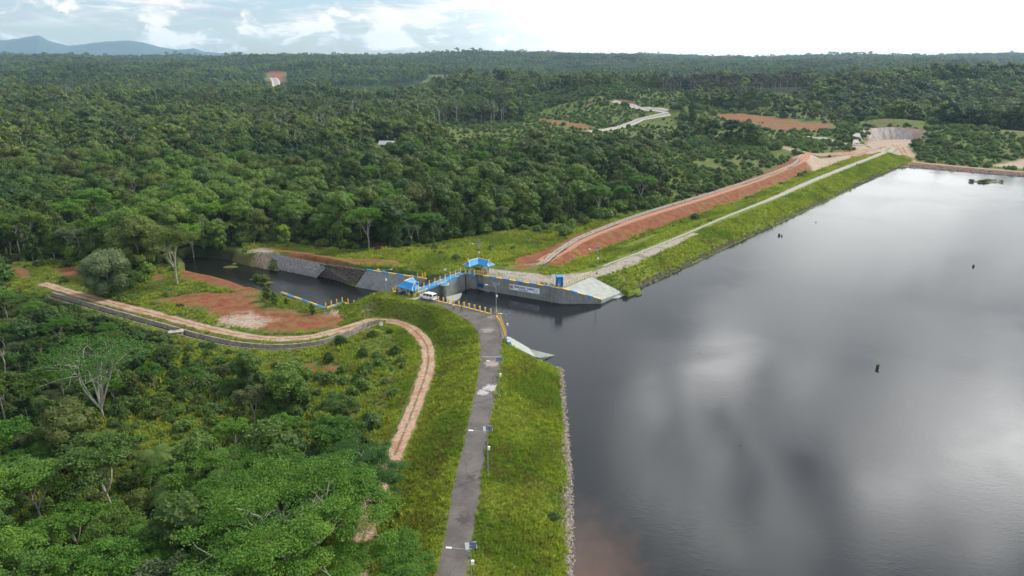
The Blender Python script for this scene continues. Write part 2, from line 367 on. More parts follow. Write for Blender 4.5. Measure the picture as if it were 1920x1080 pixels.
def leafmat(name, dark, light, rand=.5, trans=.25, grass=False):
    m = bpy.data.materials.new(name); m.use_nodes = True; N = NT(m.node_tree)
    oi = N.n('ShaderNodeObjectInfo'); g = N.n('ShaderNodeNewGeometry')
    t = N.n('ShaderNodeAttribute', attribute_name='tint').outputs['Fac']
    nz = N.noise(g.outputs['Position'], .012, 3)          # stands of the same species
    nz = N.ss(nz, .35, .65)
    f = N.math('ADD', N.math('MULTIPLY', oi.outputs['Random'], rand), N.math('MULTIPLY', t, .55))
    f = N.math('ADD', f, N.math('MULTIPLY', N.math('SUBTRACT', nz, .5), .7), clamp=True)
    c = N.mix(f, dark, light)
    r2 = N.math('FRACT', N.math('MULTIPLY', oi.outputs['Random'], 37.3))
    c = N.mix(N.math('MULTIPLY', N.ss(r2, .62, .95), .55), c, (.085, .085, .022))      # yellowing, brownish crowns
    r3 = N.math('FRACT', N.math('MULTIPLY', oi.outputs['Random'], 91.7))
    c = N.mix(N.math('MULTIPLY', N.ss(r3, .8, .98), .4), c, (.03, .075, .04))        # blue-green ones
    if grass:
        P_ = g.outputs['Position']; c = N.mix(N.math('ADD', N.math('MULTIPLY', t, .5), N.math('MULTIPLY', N.ss(N.noise(P_, 1.2, 4), .3, .7), .5)), dark, light)
        c = N.mix(N.math('MULTIPLY', N.ss(N.noise(P_, .07, 5, .6), .46, .62), .6), c, (.085, .17, .025))
        c = N.mix(N.math('MULTIPLY', N.ss(N.noise(P_, .20, 6, .75, .5), .48, .62), .55), c, (.17, .125, .055))
    d = N.n('ShaderNodeBsdfPrincipled', {'Base Color': c, 'Roughness': .6, 'Specular IOR Level': .25})
    tr = N.n('ShaderNodeBsdfTranslucent', {'Color': N.mix(1.0, c, (1.3, 1.5, .6), 'MULTIPLY')})
    mx = N.n('ShaderNodeMixShader', {0: trans, 1: d.outputs[0], 2: tr.outputs[0]})
    N.link(mx.outputs[0], N.n('ShaderNodeOutputMaterial').inputs[0]); M[name] = m
leafmat('leaf', (.012, .040, .006), (.115, .195, .024), .5, .22)
leafmat('leaf_far', (.016, .046, .007), (.14, .20, .026), .6, .22)
leafmat('leaf_light', (.055, .115, .020), (.13, .21, .045), .4, .3)
leafmat('leaf_lime', (.11, .20, .015), (.24, .34, .04), .3, .3)
leafmat('leaf_feather', (.045, .135, .014), (.17, .30, .036), .2, .35)
leafmat('leaf_sage', (.06, .10, .04), (.15, .20, .09), .3, .25)
leafmat('leaf_purple', (.06, .045, .05), (.12, .09, .09), .4, .2)
leafmat('grass_leaf', (.125, .175, .022), (.42, .46, .08), .3, .35, grass=True)

# ============================================================ ground
def axis(lo, hi, s, g, end0, end1):
    a = list(np.arange(lo, hi+1e-6, s)); st = s
    while a[-1] < end1: st = min(st*g, 70); a.append(a[-1]+st)
    st = s; b = [lo]
    while b[-1] > end0: st = min(st*g, 70); b.append(b[-1]-st)
    return np.array(b[:0:-1]+a)
gx = axis(-66, 36, .5, 1.0145, -7000, 7000); gy = axis(62, 200, .5, 1.0145, -330, 9300)
GX, GY = np.meshgrid(gx, gy); gxf, gyf = GX.ravel(), GY.ravel()
GZ = H(gxf, gyf)
nx, ny = len(gx), len(gy)
ii = (np.arange(ny-1)[:, None]*nx+np.arange(nx-1)[None, :]).ravel()
gf = np.stack([ii, ii+1, ii+nx+1, ii+nx], 1)
def band(q, wd=1.5): return np.clip(.5+q/(2*wd), 0, 1)     # 0..1 ramp over the edge
nearm = (np.hypot(gxf, gyf) < 900) & (gyf > -60)
def field(fn, wd=1.5):
    out = np.zeros(len(gxf)); out[nearm] = band(fn(gxf[nearm], gyf[nearm]), wd); return out
def polys(L, x, y):
    q = np.full(x.shape, -1e9)
    for p in L: q = np.maximum(q, sdpoly(x, y, p))
    return q
SOIL = [ats([(333, 503), (353, 504), (417, 511), (495, 541), (480, 562), (400, 534), (336, 520)], .3),
        ats([(290, 562), (367, 548), (467, 545), (485, 572), (567, 588), (640, 585), (665, 592), (640, 612), (600, 622), (500, 622), (417, 608), (385, 580), (317, 569)], .3),
        ats([(280, 520), (310, 510), (312, 525), (292, 530)]), ats([(15, 498), (60, 510), (55, 522), (20, 518)]), ats([(100, 505), (160, 498), (172, 515), (120, 526)]),
        attl([(1345, 214), (1385, 213), (1480, 222), (1505, 228), (1440, 231), (1380, 228), (1340, 220)]), attl([(1400, 235), (1490, 230), (1562, 232), (1556, 240), (1500, 248), (1450, 241)]),
        attl([(1010, 222), (1060, 228), (1115, 238), (1100, 243), (1050, 234), (1010, 229)]), attl([(1148, 186), (1190, 190), (1195, 198), (1150, 193)]), attl([(835, 208), (870, 209), (872, 214), (838, 213)]),
        ats([(560, 688), (640, 690), (645, 702), (580, 706)], -1), ats([(640, 770), (672, 768), (668, 788), (642, 790)], -1),
        ats([(500, 458), (720, 492), (780, 510), (700, 504), (600, 486), (490, 470)], 1.5),
        ats([(1535, 296), (1580, 280), (1640, 278), (1680, 284), (1640, 292), (1560, 308), (1530, 318)], 3), ats([(690, 462), (712, 448), (728, 455), (715, 474)], 1),
        ats([(1690, 304), (1800, 312), (1930, 322), (2100, 335), (2100, 343), (1920, 329), (1790, 318), (1690, 310)], 1), ats([(960, 500), (1060, 480), (1090, 470), (1040, 500), (960, 516)], 3)]
PALE = [QUARRY, ats([(1590, 272), (1640, 274), (1700, 276), (1720, 290), (1700, 304), (1680, 292), (1620, 284)], 3), ats([(470, 478), (500, 470), (515, 498), (590, 516), (595, 522), (560, 522), (520, 512), (485, 500)], -1),
        ats([(400, 598), (470, 585), (510, 600), (480, 618), (420, 612)], .3), ats([(672, 583), (688, 580), (702, 587), (690, 594), (676, 592)], .6), ats([(1480, 288), (1540, 290), (1640, 280), (1560, 300), (1540, 320)], 3),
        ats([(1850, 312), (1920, 303), (1980, 306), (1940, 318)], 1), ats([(610, 585), (655, 580), (640, 592)], .3)]
berm_d = lambda x, y: (lambda a, b: 8.0-np.where(b[2] < 0, a[0]-0.6, a[0]-2.6))(dline(x, y, BERM), dline(x, y, BERM))
a_soil = np.maximum(field(lambda x, y: polys(SOIL, x, y)-.5, 4.5), field(berm_d, 2.2))
a_pale = field(lambda x, y: polys(PALE, x, y)-.5, 3.5)
PADG = ats([(905, 500), (930, 505), (1000, 512), (1035, 516), (1110, 510), (1160, 490), (1300, 436), (1310, 438), (1180, 497), (1110, 520), (1055, 540), (1038, 536), (930, 518), (900, 514)], 4)
a_gravel = field(lambda x, y: sdpoly(x, y, PADG), 1.0)
a_lawn = np.maximum(field(lambda x, y: 13-dline(x, y, LEFT)[0], 2.5), field(lambda x, y: 17-np.abs(dline(x, y, RIGHT)[0]), 3))
a_lawn = np.maximum(a_lawn, field(lambda x, y: sdpoly(x, y, ats([(540, 452), (700, 474), (860, 462), (960, 470), (1040, 460), (980, 500), (880, 500), (800, 512), (690, 500), (560, 462)], 1.5)), 4)*.9)
TREELESS = [ats([(0, 500), (90, 492), (160, 492), (200, 505), (240, 522), (330, 497), (345, 475), (430, 476), (470, 462), (520, 455), (620, 468), (740, 472), (860, 450), (1000, 428), (1120, 412), (1190, 395), (1240, 385), (1262, 350), (1330, 338), (1400, 325), (1490, 292), (1440, 272), (1330, 262), (1330, 254), (1430, 262), (1530, 262), (1560, 256), (1625, 253), (1740, 252), (1745, 275), (1920, 290), (2300, 330), (2500, 1400), (560, 1500), (640, 1080), (650, 980), (700, 900), (690, 800), (610, 790), (590, 740), (480, 700), (360, 668), (300, 628), (200, 598), (110, 568), (60, 552), (0, 545)], 0),
            ats([(150, 850), (170, 805), (300, 775), (430, 790), (410, 845), (300, 872), (200, 885)], -1), ats([(830, 246), (1000, 240), (1100, 250), (1240, 268), (1200, 278), (1000, 265), (860, 278)], 1),
            ats([(1330, 262), (1500, 290), (1450, 320), (1260, 345), (1240, 300), (1280, 285)], 1), ats([(1000, 222), (1110, 240), (1180, 236), (1260, 212), (1240, 200), (1180, 190), (1140, 184), (1140, 192), (1200, 215), (1090, 232), (1010, 218)], 3),
            attl([(1340, 212), (1390, 211), (1480, 222), (1570, 230), (1600, 246), (1530, 258), (1440, 248), (1380, 245), (1330, 225)]), ats([(630, 172), (700, 160), (780, 160), (790, 170), (700, 180)], 5),
            ats([(495, 166), (500, 148), (535, 148), (545, 166)], 5), ats([(700, 312), (712, 292), (760, 280), (760, 290), (740, 305), (725, 318)], 0), ats([(700, 292), (700, 268), (765, 268), (765, 282)], 0)]
LOW = [attl([(985, 212), (1130, 180), (1265, 200), (1290, 250), (1250, 285), (1190, 292), (1100, 285), (985, 262)]), attl([(815, 236), (1000, 228), (1110, 262), (1110, 296), (1000, 292), (850, 298)]),
       attl([(1320, 208), (1340, 222), (1440, 245), (1570, 245), (1600, 260), (1540, 282), (1440, 275), (1340, 262), (1300, 240)]), ats([(1235, 302), (1330, 262), (1500, 290), (1400, 335), (1262, 372), (1232, 350)], 1),
       attl([(500, 148), (538, 148), (545, 175), (495, 177)]), ats([(704, 270), (765, 270), (772, 284), (740, 312), (712, 322), (696, 300)], 0), attl([(620, 165), (800, 158), (810, 182), (700, 192), (620, 188)]), attl([(1190, 170), (1290, 172), (1280, 196), (1200, 196)]),
       ats([(1540, 240), (1650, 232), (1625, 275), (1540, 262)], 4), ats([(1730, 250), (1960, 270), (2000, 325), (1700, 306), (1690, 285)], 2)]
def open_ground(x, y): return np.maximum(polys(TREELESS, x, y), polys(LOW, x, y))
a_open = field(lambda x, y: open_ground(x, y), 3); 
far_o = ~nearm; fo = np.zeros(len(gxf)); 
for p in TREELESS[6:8]+LOW[4:8]: fo = np.maximum(fo, band(sdpoly(gxf, gyf, p), 10))
def glade(x, y):
    r = np.hypot(x, y); return np.maximum(sst(fbm(x+300, y*.8, 120, 3), .12, .17)*sst(r, 380, 480), sst(fbm(x+90, y+40, 48, 3), .15, .20)*sst(r, 330, 400)*(1-sst(r, 800, 1000)))*(1-sst(r, 2600, 3000))
a_open = np.maximum(np.maximum(a_open, fo), glade(gxf, gyf)*.9)
a_soil = np.maximum(a_soil, band(sdpoly(gxf, gyf, ats([(503, 164), (506, 144), (532, 144), (537, 164)], 5)), 8))
g_attr = {'soil': a_soil, 'pale': a_pale, 'gravel': a_gravel, 'lawn': a_lawn, 'open': a_open}
gm = bpy.data.materials.new('ground'); gm.use_nodes = True; N = NT(gm.node_tree)
pos = N.n('ShaderNodeNewGeometry').outputs['Position']
A = {k: N.n('ShaderNodeAttribute', attribute_name=k).outputs['Fac'] for k in g_attr}
nA, nB, nC = N.noise(pos, .07, 5, .6), N.noise(pos, .35, 5, .65), N.noise(pos, 1.8, 5, .7)
nD = N.noise(pos, 7.0, 3, .7)
def msk(a, amt=.55, sharp=.10):
    t = N.math('ADD', a, N.math('MULTIPLY', N.math('SUBTRACT', N.math('ADD', N.math('MULTIPLY', nB, .6), N.math('MULTIPLY', nC, .4)), .5), amt*2.2))
    return N.ss(t, .5-sharp, .5+sharp)
floor = N.mix(N.ss(nB, .35, .65), (.018, .032, .010), (.040, .050, .018))
scrub = N.mix(N.ss(nB, .35, .66), (.055, .10, .018), (.13, .155, .038))
scrub = N.mix(N.ss(nA, .5, .64), scrub, (.13, .115, .05))
scrub = N.mix(N.math('MULTIPLY', N.ss(nC, .5, .7), .55), scrub, (.035, .075, .012))
lawn = N.mix(N.ss(nC, .32, .68), (.085, .13, .015), (.20, .24, .04))
lawn = N.mix(N.math('MULTIPLY', N.ss(nA, .46, .62), .65), lawn, (.055, .12, .018))
lawn = N.mix(N.math('MULTIPLY', N.ss(N.noise(pos, .16, 6, .7, .5), .52, .68), .75), lawn, (.15, .115, .05))
soil = N.mix(N.ss(nB, .3, .7), (.155, .048, .024), (.27, .105, .058))
soil = N.mix(N.math('MULTIPLY', N.ss(nC, .5, .7), .35), soil, (.29, .17, .11))
pale = N.mix(N.ss(nC, .35, .65), (.30, .23, .18), (.42, .37, .32))
pale = N.mix(N.math('MULTIPLY', N.ss(nB, .48, .65), .7), pale, (.33, .19, .11))
grav = N.mix(N.ss(nC, .35, .65), (.26, .23, .21), (.38, .34, .31))
grav = N.mix(N.math('MULTIPLY', N.ss(nB, .5, .62), .6), grav, (.10, .12, .04))
c = N.mix(msk(A['open'], .3), floor, scrub)
c = N.mix(msk(A['lawn'], .5), c, lawn)
c = N.mix(N.math('MULTIPLY', msk(A['soil'], 1.1, .16), N.math('SUBTRACT', 1.0, N.math('MULTIPLY', N.ss(nB, .50, .60), N.math('MULTIPLY', N.ss(nC, .40, .56), .85)))), c, soil)
c = N.mix(msk(A['pale'], 1.1, .3), c, pale)
c = N.mix(msk(A['gravel'], .4), c, grav)
c = N.mix(1.0, c, N.mix(nD, (.72, .72, .72), (1.25, 1.25, 1.25)), 'MULTIPLY')
sep = N.n('ShaderNodeSeparateXYZ', {0: pos})
wet = N.math('SUBTRACT', 1.0, N.ss(sep.outputs[2], -.35, .25))
b = N.n('ShaderNodeBsdfPrincipled', {'Base Color': c, 'Roughness': .95, 'Specular IOR Level': .15})
hb = N.math('ADD', N.math('MULTIPLY', nC, 1.0), N.math('MULTIPLY', nD, .35))
N.link(N.n('ShaderNodeBump', {'Height': hb, 'Strength': .8, 'Distance': .45}).outputs[0], b.inputs['Normal'])
N.link(b.outputs[0], N.n('ShaderNodeOutputMaterial').inputs[0])
g = obj('ground', np_mesh('ground', np.stack([gxf, gyf, GZ], 1), gf, gm, attrs={k: ('POINT', v) for k, v in g_attr.items()}, smoothf=True))
tag(g, kind='structure')

# ============================================================ water
def watermat(name, deep, silt=None, rough=.07, scale=2.2, strength=.13, center=None):
    m = bpy.data.materials.new(name); m.use_nodes = True; N = NT(m.node_tree)
    pos = N.n('ShaderNodeNewGeometry').outputs['Position']
    c = deep
    if silt:      # a brown silt plume under the surface by the near bank
        d = N.n('ShaderNodeVectorMath', {0: pos, 1: (center[0], center[1], 0)}, operation='SUBTRACT').outputs[0]
        d = N.n('ShaderNodeVectorMath', {0: d, 1: (.125, .048, 0)}, operation='MULTIPLY').outputs[0]
        q = N.n('ShaderNodeVectorMath', {0: d}, operation='LENGTH').outputs['Value']
        q = N.math('ADD', q, N.math('MULTIPLY', N.math('SUBTRACT', N.noise(pos, .35, 4), .5), .9))
        c = N.mix(N.math('SUBTRACT', 1.0, N.ss(q, .0, 1.25)), deep, silt)
    b = N.n('ShaderNodeBsdfPrincipled', {'Base Color': c, 'IOR': 1.33, 'Specular IOR Level': .5})
    gust = N.ss(N.noise(pos, .02, 4, .6, .8), .38, .64)
    N.link(N.math('ADD', N.math('MULTIPLY', gust, .06), rough), b.inputs['Roughness'])
    mp = N.n('ShaderNodeMapping', {0: pos, 2: (0, 0, .5), 3: (1, 1.9, 1)}).outputs[0]
    hgt = N.math('ADD', N.noise(mp, scale, 3, .6), N.math('MULTIPLY', N.noise(mp, scale*.3, 2), .8))
    st = N.math('MULTIPLY', N.math('ADD', N.math('MULTIPLY', gust, .7), .3), strength)
    N.link(N.n('ShaderNodeBump', {'Height': hgt, 'Strength': st, 'Distance': .12}).outputs[0], b.inputs['Normal'])
    N.link(b.outputs[0], N.n('ShaderNodeOutputMaterial').inputs[0]); return m
def poly_sheet(name, pts, z, m, parent=None, kind='structure'):
    me = bpy.data.meshes.new(name); me.from_pydata([(p[0], p[1], z) for p in pts], [], [tuple(range(len(pts)))]); me.materials.append(m)
    if me.polygons[0].normal.z < 0: me.flip_normals()
    o = obj(name, me, parent)
    if kind: tag(o, kind=kind)
    return o
W1 = watermat('water', (.012, .015, .018), (.075, .040, .027), center=(9.5, 62))
inner = [p for p in LEFT if p[1] > -80][::3]
lakepts = [(-6.8, -300)]+inner[1:-2]+[(-21.5, 161.5), (-10.6, 178.4), (-8.5, 177.4), (12.8, 166.3)]+[tuple(p) for p in RIGHT[1::4]]+[(240, 420), (330, 400), (600, 400), (1000, 380), (1000, -300)]
poly_sheet('lake_water', lakepts, 0.0, W1)
W2 = watermat('stream_water', (.010, .010, .009), None, .05, 1.2, .9)
poly_sheet('stream_water', ats([(706, 592), (790, 560), (790, 520), (660, 500), (560, 500), (470, 485), (420, 470), (330, 462), (300, 480), (320, 520), (400, 540), (470, 568), (530, 592), (610, 612), (660, 608)], -2.5), -2.52, W2)

# ============================================================ ribbons: roads, paths, canals
def ribbon(name, pts, wl, wr, m, z=None, off=.05, step=1.0, nc=5, rag=0.0, parent=None, smoothf=True):
    R = resample(pts, step); T = np.gradient(R[:, :2], axis=0); T /= np.linalg.norm(T, axis=1)[:, None]; Nn = np.stack([-T[:, 1], T[:, 0]], 1)
    n = len(R); V = []
    s_ = np.arange(n)*step
    for k in range(nc):
        t = k/(nc-1); wdt = (wl if np.isscalar(wl) else np.interp(np.linspace(0, 1, n), np.linspace(0, 1, len(wl)), wl))*(1-t)-(wr if np.isscalar(wr) else np.interp(np.linspace(0, 1, n), np.linspace(0, 1, len(wr)), wr))*t
        if rag and k in (0, nc-1): wdt = wdt+(fbm(s_, s_*0+k*31, 1.6, 3)*2*rag)
        x = R[:, 0]+Nn[:, 0]*wdt; y = R[:, 1]+Nn[:, 1]*wdt
        zz = (H(x, y) if z is None else np.full(n, z))+off*(1 if 0 < k < nc-1 else (.35 if z is None else 1))
        V.append(np.stack([x, y, zz], 1))
    V = np.concatenate(V); q = (np.arange(nc-1)[:, None]*n+np.arange(n-1)[None]).ravel()
    Fq = np.stack([q, q+n, q+n+1, q+1], 1)
    U = np.repeat(np.linspace(-1, 1, nc), n)
    return obj(name, np_mesh(name, V, Fq, m, attrs={'across': ('POINT', U)}, smoothf=smoothf), parent)
def roadmat(name, kind):
    m = bpy.data.materials.new(name); m.use_nodes = True; N = NT(m.node_tree)
    pos = N.n('ShaderNodeNewGeometry').outputs['Position']; u = N.n('ShaderNodeAttribute', attribute_name='across').outputs['Fac']; au = N.math('ABSOLUTE', u)
    a, b_, c_ = N.noise(pos, .25, 5, .65), N.noise(pos, 1.6, 5, .7), N.noise(pos, 9, 3, .7)
    if kind == 'asphalt':
        c = N.mix(N.ss(a, .35, .65), (.085, .078, .078), (.125, .115, .112))
        c = N.mix(N.math('MULTIPLY', N.ss(b_, .5, .75), .4), c, (.18, .165, .155))
        cr = N.n('ShaderNodeTexVoronoi', {'Vector': N.n('ShaderNodeVectorMath', {0: pos, 1: N.n('ShaderNodeCombineXYZ', {0: b_, 1: a, 2: 0.0}).outputs[0]}, operation='ADD').outputs[0], 'Scale': .33}, feature='DISTANCE_TO_EDGE').outputs[0]
        c = N.mix(N.math('MULTIPLY', N.math('SUBTRACT', 1.0, N.ss(cr, .002, .02)), .6), c, (.05, .045, .045))
        def patch(px, py, r, col, k, lo=.42):
            nonlocal c
            p = at(px, py, 4); d = N.n('ShaderNodeVectorMath', {0: pos, 1: (p[0], p[1], 4)}, operation='DISTANCE').outputs['Value']
            f = N.math('MULTIPLY', N.math('SUBTRACT', 1.0, N.ss(N.math('ADD', d, N.math('MULTIPLY', N.math('SUBTRACT', b_, .5), r*2.4)), r*.5, r)), N.ss(c_, lo, lo+.14))
            c = N.mix(N.math('MULTIPLY', f, k), c, col)
        patch(905, 737, 1.2, (.6, .6, .6), .9); patch(920, 728, 1.5, (.6, .6, .6), .95); patch(922, 683, 1.7, (.30, .24, .22), .9, .2); patch(914, 620, 1.6, (.28, .24, .22), .7, .3); patch(925, 595, 1.5, (.25, .23, .22), .6, .3)
        patch(868, 975, 1.1, (.055, .05, .05), .8, .2); patch(882, 895, .9, (.055, .05, .05), .8, .2)
        c = N.mix(N.math('MULTIPLY', N.ss(au, .86, 1.0), N.ss(b_, .38, .6)), c, (.13, .12, .09))
    elif kind == 'dirt':
        c = N.mix(N.ss(b_, .35, .65), (.27, .17, .115), (.40, .30, .225))
        c = N.mix(N.math('MULTIPLY', N.ss(a, .5, .62), .7), c, (.29, .12, .065))
        mid = N.math('MULTIPLY', N.math('SUBTRACT', 1.0, N.ss(N.math('ADD', au, N.math('MULTIPLY', N.math('SUBTRACT', b_, .5), .5)), .06, .24)), N.ss(a, .36, .5))
        c = N.mix(N.math('MULTIPLY', mid, .9), c, (.13, .10, .05))
        c = N.mix(N.math('MULTIPLY', N.ss(N.math('ADD', au, N.math('MULTIPLY', N.math('SUBTRACT', b_, .5), .6)), .8, 1.0), .8), c, (.14, .13, .05))
    elif kind == 'gravel':
        c = N.mix(N.ss(b_, .35, .65), (.25, .23, .215), (.38, .355, .34))
        e = N.ss(N.math('ADD', au, N.math('MULTIPLY', N.math('SUBTRACT', b_, .5), 3.2)), .5, .95)
        c = N.mix(e, c, (.13, .17, .035))
    elif kind == 'farroad':
        c = N.mix(N.ss(au, .62, .66), (.26, .26, .27), (.50, .44, .38))
    elif kind == 'berm':
        c = N.mix(N.ss(b_, .35, .65), (.28, .115, .07), (.37, .18, .12))
        c = N.mix(N.math('MULTIPLY', N.math('SUBTRACT', 1.0, N.ss(N.math('ABSOLUTE', N.math('SUBTRACT', au, .45)), .05, .25)), .3), c, (.42, .25, .18))
    c = N.mix(1.0, c, N.mix(c_, (.86, .86, .86), (1.12, 1.12, 1.12)), 'MULTIPLY')
    s = N.n('ShaderNodeBsdfPrincipled', {'Base Color': c, 'Roughness': .9, 'Specular IOR Level': .25})
    N.link(N.n('ShaderNodeBump', {'Height': b_, 'Strength': .4, 'Distance': .06}).outputs[0], s.inputs['Normal'])
    N.link(s.outputs[0], N.n('ShaderNodeOutputMaterial').inputs[0]); return m
RM = {k: roadmat('road_'+k, k) for k in ('asphalt', 'dirt', 'gravel', 'farroad', 'berm')}
# asphalt crest road between its two surveyed edges
EL = [at(*p, 4) for p in [(700, 1500), (765, 1260), (818, 1080), (834, 1010), (851, 904), (867, 844), (881, 779), (894, 719), (901, 659), (897, 626), (881, 605), (858, 590), (833, 577), (805, 568), (770, 561)]]
ER = [at(*p, 4) for p in [(840, 1500), (855, 1260), (874, 1080), (885, 1010), (899, 927), (911, 844), (922, 775), (934, 716), (941, 649), (940, 622), (934, 604), (920, 589), (870, 576), (825, 566), (795, 557)]]
EL[0], EL[1] = (-9.2, 20), (-8.8, 45); ER[0], ER[1] = (-5.3, 20), (-5.2, 45)
def two_edge(name, L, R, z, m, n=9, per=8):
    L, R = np.array(smooth(L, per)), np.array(smooth(R, per)); k = len(L); V = []; U = []
    for j in range(n):
        t = j/(n-1); p = L*(1-t)+R*t
        V.append(np.c_[p, np.full(k, z)+(.05 if 0 < j < n-1 else 0)]); U += [2*t-1]*k
    q = (np.arange(n-1)[:, None]*k+np.arange(k-1)[None]).ravel()
    return obj(name, np_mesh(name, np.concatenate(V), np.stack([q, q+1, q+k+1, q+k], 1), m, attrs={'across': ('POINT', np.array(U))}, smoothf=True))
tag(two_edge('crest_road', EL, ER, 4.03, RM['asphalt']), kind='structure')
a, b = at(903, 670, 4), at(938, 670, 4)
m = MB(); m.box(((a[0]+b[0])/2, a[1], 4.10), (b[0]-a[0], .16, .05)); tag(m.build('speed_bump', M['concrete_light']), 'thin pale strip laid across the asphalt dam road near the lamp', 'speed bump')
ap = MB(); ap.prism(ats([(744, 555), (752, 548), (780, 556), (796, 560), (776, 563), (756, 560)], 4), 'z', 3.9, 4.12); tag(ap.build('paved_apron', M['concrete_light']), kind='structure')
tag(ribbon('dirt_track', TRACK, 1.4, 1.4, RM['dirt'], rag=.55, step=.5, nc=9), kind='structure')
GP = smooth(ats([(1130, 499), (1200, 473), (1280, 441), (1350, 411), (1400, 391), (1460, 367), (1520, 340), (1580, 316), (1640, 293), (1668, 281), (1680, 272)], 4))
tag(ribbon('gravel_path', GP, [.5, .6, .9, 2.0, 2.5, 2.2, 2.6, 2.8], [.5, .6, .9, 2.0, 2.5, 2.2, 2.6, 2.8], RM['gravel'], rag=.5, step=.8, nc=9), kind='structure')
tag(ribbon('berm_road', BERM, 2.2, 2.4, RM['berm'], rag=.3, step=.8, nc=7), kind='structure')
FARR = [('far_road', [(1100, 247), (1140, 243), (1175, 235), (1200, 224), (1225, 219), (1255, 213)], 4.5, 'farroad'), ('far_road', [(1150, 190), (1185, 197), (1215, 205), (1250, 209)], 4, 'farroad'),
                           ('far_road', [(700, 318), (715, 303), (728, 296), (745, 292), (765, 290)], 3.2, 'farroad'), ('dirt_road', [(1320, 256), (1380, 264), (1440, 273), (1490, 283), (1530, 291), (1600, 288), (1660, 276)], 3.5, 'dirt'),
                           ('dirt_road', [(1515, 256), (1550, 262), (1590, 272), (1640, 278)], 2.5, 'gravel'), ('dirt_road', [(1680, 272), (1700, 290), (1710, 304), (1800, 313), (1920, 323), (2100, 336)], 2.6, 'dirt'),
                           ('far_road', [(519, 164), (518, 156), (516, 150), (512, 146)], 9, 'farroad'), ('far_road', [(850, 273), (900, 268), (960, 266), (1020, 262)], 2, 'gravel')]
for nm, pts, wd, k in FARR:
    tag(ribbon(nm, attl(pts), wd, wd, RM[k], off=.3, step=4, nc=5, rag=.3), kind='structure')

def canal(name, pts, wi, wt, ztop, zin, zw, m, label, apron=.35, drop=0.0):
    R = resample(pts, .8); T = np.gradient(R, axis=0); T /= np.linalg.norm(T, axis=1)[:, None]; Nn = np.stack([-T[:, 1], T[:, 0]], 1); n = len(R)
    prof = [(-wi/2-wt-apron, ztop-.28), (-wi/2-wt, ztop-.2), (-wi/2-wt, ztop), (-wi/2, ztop), (-wi/2+.3, zin), (wi/2-.3, zin), (wi/2, ztop), (wi/2+wt, ztop), (wi/2+wt, ztop-.2), (wi/2+wt+apron, ztop-.28)]
    if drop: prof = [(u, z-(drop if u < -wi/2+.01 else 0)) for u, z in prof]; prof[0] = (-wi/2-wt*.5-.3, ztop-.42); prof[1] = (-wi/2-wt*.5, ztop-.32); prof[2] = (-wi/2-wt*.5, ztop-drop)
    V = np.concatenate([np.c_[R[:, 0]+Nn[:, 0]*u, R[:, 1]+Nn[:, 1]*u, np.full(n, z)] for u, z in prof])
    q = (np.arange(len(prof)-1)[:, None]*n+np.arange(n-1)[None]).ravel()
    o = obj(name, np_mesh(name, V, np.stack([q, q+n, q+n+1, q+1], 1), m)); tag(o, kind='structure')
    ribbon('canal_water', pts, wi/2-.08, wi/2-.08, W2, z=zw, off=0, nc=2, parent=None)
    tag(S.collection.objects[-1], kind='structure')
canal('concrete_canal', CANL, 1.9, .40, .50, -1.3, -.5, M['concrete_canal'], '', drop=.14)
canal('berm_canal', CANR, 1.1, .22, 3.5, 2.2, 2.4, M['concrete_old'], '', apron=.1)
# little culvert slab over the left canal
a = at(330, 622, .5); cs = MB(); cs.box((a[0], a[1], .55), (3.2, 1.6, .25), .35); cs.box((a[0]-1.2, a[1]-.3, .2), (.3, 1.8, 1.0), .35); cs.box((a[0]+1.2, a[1]+.3, .2), (.3, 1.8, 1.0), .35)
tag(cs.build('culvert', M['concrete_old']), 'small old concrete slab bridging the canal beside the dirt track', 'culvert')

